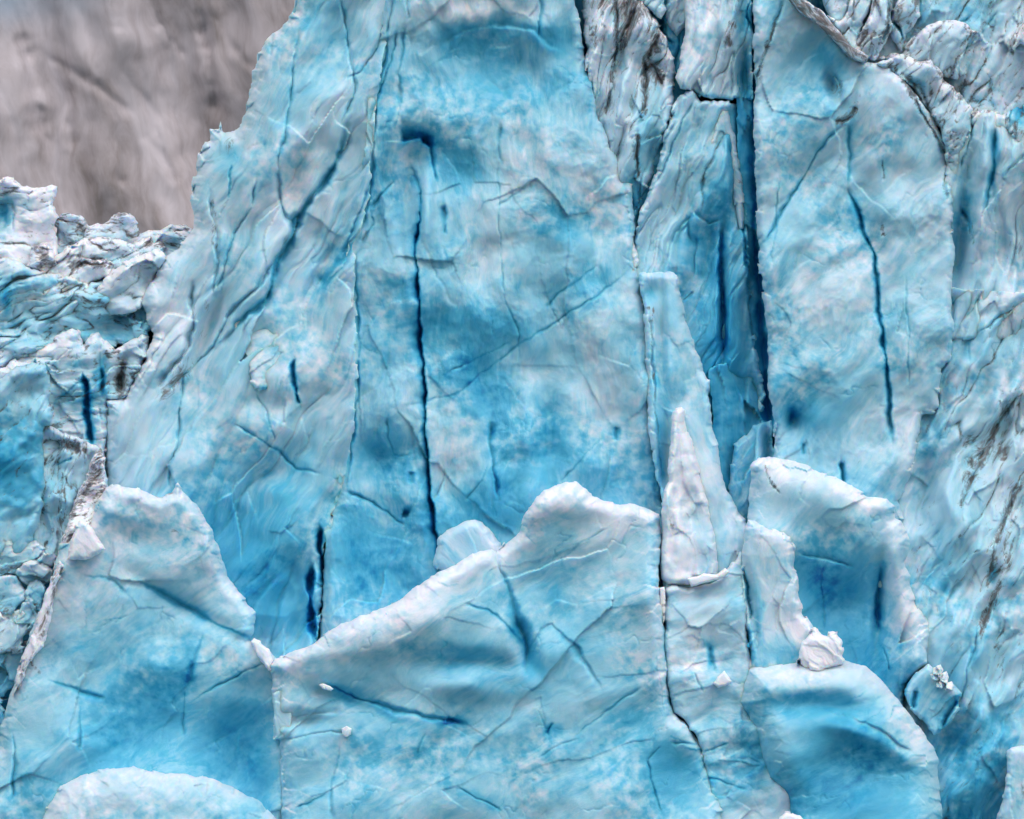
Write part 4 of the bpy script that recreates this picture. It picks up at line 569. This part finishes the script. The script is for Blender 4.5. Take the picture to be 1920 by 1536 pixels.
fc = root('ice_block', 880, 1530, -10, 'great bright front block at bottom centre, its white crest rising to a rounded peak', 'ice block')
piece('body', [(508, 1246), (515, 1236), (547, 1224), (587, 1204), (617, 1184), (640, 1170), (673, 1157), (717, 1141), (753, 1121), (787, 1097), (820, 1074), (860, 1054), (893, 1037), (922, 1030), (930, 1036), (948, 1020), (973, 999), (987, 962), (1003, 937), (1020, 919), (1057, 905), (1080, 902), (1103, 917), (1110, 930), (1140, 940), (1163, 947), (1190, 944), (1213, 954), (1238, 966),
    (1239, 1020), (1236, 1080), (1237, 1110), (1245, 1180), (1252, 1260), (1264, 1338), (1285, 1356), (1318, 1400), (1345, 1470), (1370, 1650), (520, 1650), (528, 1500), (526, 1420), (524, 1386), (513, 1384), (512, 1331), (510, 1290)], -9.0, fc, tilt=(.06, -.3), ang=-34, stretch=2.2, lump=1.6, lus=240, facet=.5, fcs=180, scal=.1, scs=22, edge=(46, 2.4), cell=2.0, jag=2.2, thick=10, blue=.36, crust=.95, crust_lit_w=30,
    blobs=[(880, 1230, 80, 30, 5, .28), (985, 1200, 16, 60, -20, .45), (1030, 1100, 50, 60, 20, .2), (1040, 1120, 16, 30, 0, .25), (640, 1300, 40, 14, 15, .5), (620, 1250, 60, 24, 20, .12), (730, 1340, 60, 8, 18, .3), (845, 1352, 26, 8, 3, .6), (700, 1390, 50, 30, -30, .2), (1180, 1200, 60, 90, 20, -.02), (1200, 1350, 60, 60, 30, .22), (1290, 1440, 60, 70, 0, .35), (1030, 1370, 20, 16, -50, .35), (950, 1440, 150, 60, -20, .05), (1150, 1000, 80, 40, 20, -.1), (560, 1440, 40, 60, 0, .05), (1230, 1450, 40, 60, 0, .2), (930, 1120, 30, 40, -30, .15), (900, 1500, 60, 14, 20, .25), (1120, 1250, 30, 60, -20, .05)],
    whites=[(800, 1120, 80, 24, -32, .25), (1060, 940, 60, 24, 0, .35), (545, 1330, 30, 40, 0, .25), (650, 1370, 12, 8, 0, .5), (610, 1288, 12, 7, 30, .8), (780, 1220, 80, 40, 0, .12)],
    dents=[(1020, 1130, 90, 70, 20, 1.3), (880, 1240, 90, 18, 3, .9), (880, 1290, 110, 24, 5, -.6), (985, 1210, 16, 50, -20, 1.2), (640, 1310, 60, 20, 15, .6), (560, 1350, 40, 14, 0, .8), (1060, 950, 90, 40, 0, -.6), (820, 1150, 90, 60, -30, -.5), (750, 1400, 120, 40, 10, -.4), (1270, 1450, 50, 60, 0, .8), (1150, 1120, 60, 90, 20, .4)],
    cracks=[([(928, 1034), (935, 1070), (955, 1110), (968, 1160), (985, 1200), (988, 1260)], 5, 10, 1.0, .2), ([(988, 1225), (1012, 1182), (1036, 1167), (1085, 1215), (1124, 1285)], 9, 2.5, .5, .12), ([(870, 1130), (920, 1145), (955, 1175), (975, 1210)], 4, 5, .5, .4), ([(600, 1282), (640, 1294), (700, 1316), (740, 1330), (800, 1345), (850, 1352), (875, 1362)], 5, 4, .6, .4), ([(840, 1350), (852, 1354)], 9, 7, .6, .4), ([(510, 1345), (560, 1346), (640, 1335)], 3, 12, .6, 0), ([(530, 1385), (620, 1372), (660, 1376)], 3, 4, .5, .05),
            ([(1040, 1060), (1090, 1020), (1140, 990)], 2, 2, .2, .15), ([(1245, 1155), (1249, 1220), (1256, 1280), (1266, 1336)], 6, 6, 4.0, .5, .25), ([(1266, 1336), (1290, 1358), (1305, 1390), (1320, 1410)], 3, 3, 1.0, .2, .2), ([(1213, 1425), (1225, 1470), (1240, 1520)], 4, 3, .7, .3), ([(1213, 1425), (1240, 1400)], 2, 3, .4, .2), ([(1085, 1380), (1130, 1340), (1200, 1290)], 3, 3, .3, .2), ([(1010, 1420), (1060, 1392), (1085, 1388)], 3, 4, .4, .1), ([(1025, 1378), (1040, 1358)], 5, 4, .6, .4), ([(640, 1390), (620, 1480), (625, 1536)], 4, 4, .4, .15),
            ([(780, 1410), (790, 1390), (800, 1375)], 3, 3, .4, .2), ([(860, 1480), (905, 1500), (940, 1520)], 3, 3, .5, .3), ([(560, 1515), (610, 1490)], 4, 3, .5, .3), ([(1260, 1390), (1310, 1400)], 5, 4, .6, .3)])
piece('corner_step', [(511, 1300), (530, 1290), (552, 1330), (545, 1380), (524, 1388), (514, 1386)], -9.7, fc, ang=80, edge=(8, .4), cell=1.7, lump=.2, facet=.2, blue=.3, crust=.1, thick=2.5)
dm = piece('ice_dome', [(1382, 1318), (1392, 1284), (1398, 1266), (1402, 1254), (1414, 1247), (1467, 1242), (1507, 1238), (1580, 1237), (1603, 1243), (1623, 1249), (1637, 1261), (1650, 1274), (1680, 1307), (1703, 1337), (1727, 1367), (1747, 1397), (1758, 1424), (1758, 1444), (1761, 1484), (1768, 1536), (1780, 1650), (1482, 1650), (1478, 1530), (1472, 1496), (1442, 1457), (1430, 1421), (1419, 1384), (1400, 1350)], -11.6,
    tilt=(.1, -.4), ang=-22, stretch=2.6, lump=.5, lus=120, facet=.15, fcs=110, scal=.07, scs=22, edge=(64, 3.4), cell=2.1, jag=1.5, thick=8, blue=.5, crust=.95, crust_lit_w=40,
    blobs=[(1540, 1320, 90, 22, 5, .3), (1620, 1390, 80, 40, 25, .3), (1580, 1470, 120, 50, -10, .35), (1650, 1520, 80, 30, 0, .2), (1460, 1400, 40, 60, 0, -.1), (1480, 1500, 14, 30, 0, .3)], whites=[(1500, 1270, 100, 20, 0, .3), (1720, 1400, 24, 70, -28, .35), (1690, 1435, 50, 6, -14, .3), (1560, 1340, 30, 6, -20, .3)],
    dents=[(1520, 1325, 90, 24, 3, 1.0), (1600, 1370, 100, 20, 25, -.7), (1600, 1440, 110, 50, 20, .6)], cracks=[([(1455, 1470), (1470, 1500), (1476, 1536)], 5, 5, .8, .4), ([(1550, 1335), (1600, 1345), (1660, 1372), (1710, 1410)], 10, 2, .5, -.1)])
tag(dm, 'big smooth rounded dome of blue ice in the bottom right foreground with a white brow', 'ice dome')
o = piece('ice_block', [(1855, 1650), (1870, 1540), (1886, 1470), (1888, 1420), (1894, 1403), (1915, 1398), (1940, 1400), (2100, 1390), (2100, 1650)], -6, ang=80, lump=.4, facet=.3, edge=(24, 1.4), blue=.3, white=.1, thick=5, dirts=[(1919, 1480, 5, 16, 0, .8)])
tag(o, 'pale upright block cut off by the bottom right corner', 'ice block')
o = piece('ice_chunk', [(1455, 1560), (1460, 1532), (1472, 1524), (1500, 1528), (1520, 1545), (1530, 1600), (1460, 1600)], -13.2, ang=20, edge=(12, .8), cell=1.7, lump=.2, facet=.2, blue=.02, white=.5, thick=2)
tag(o, 'tip of a white chunk just showing at the bottom edge in front of the dome', 'ice chunk')

print('triangles', TRI[0])
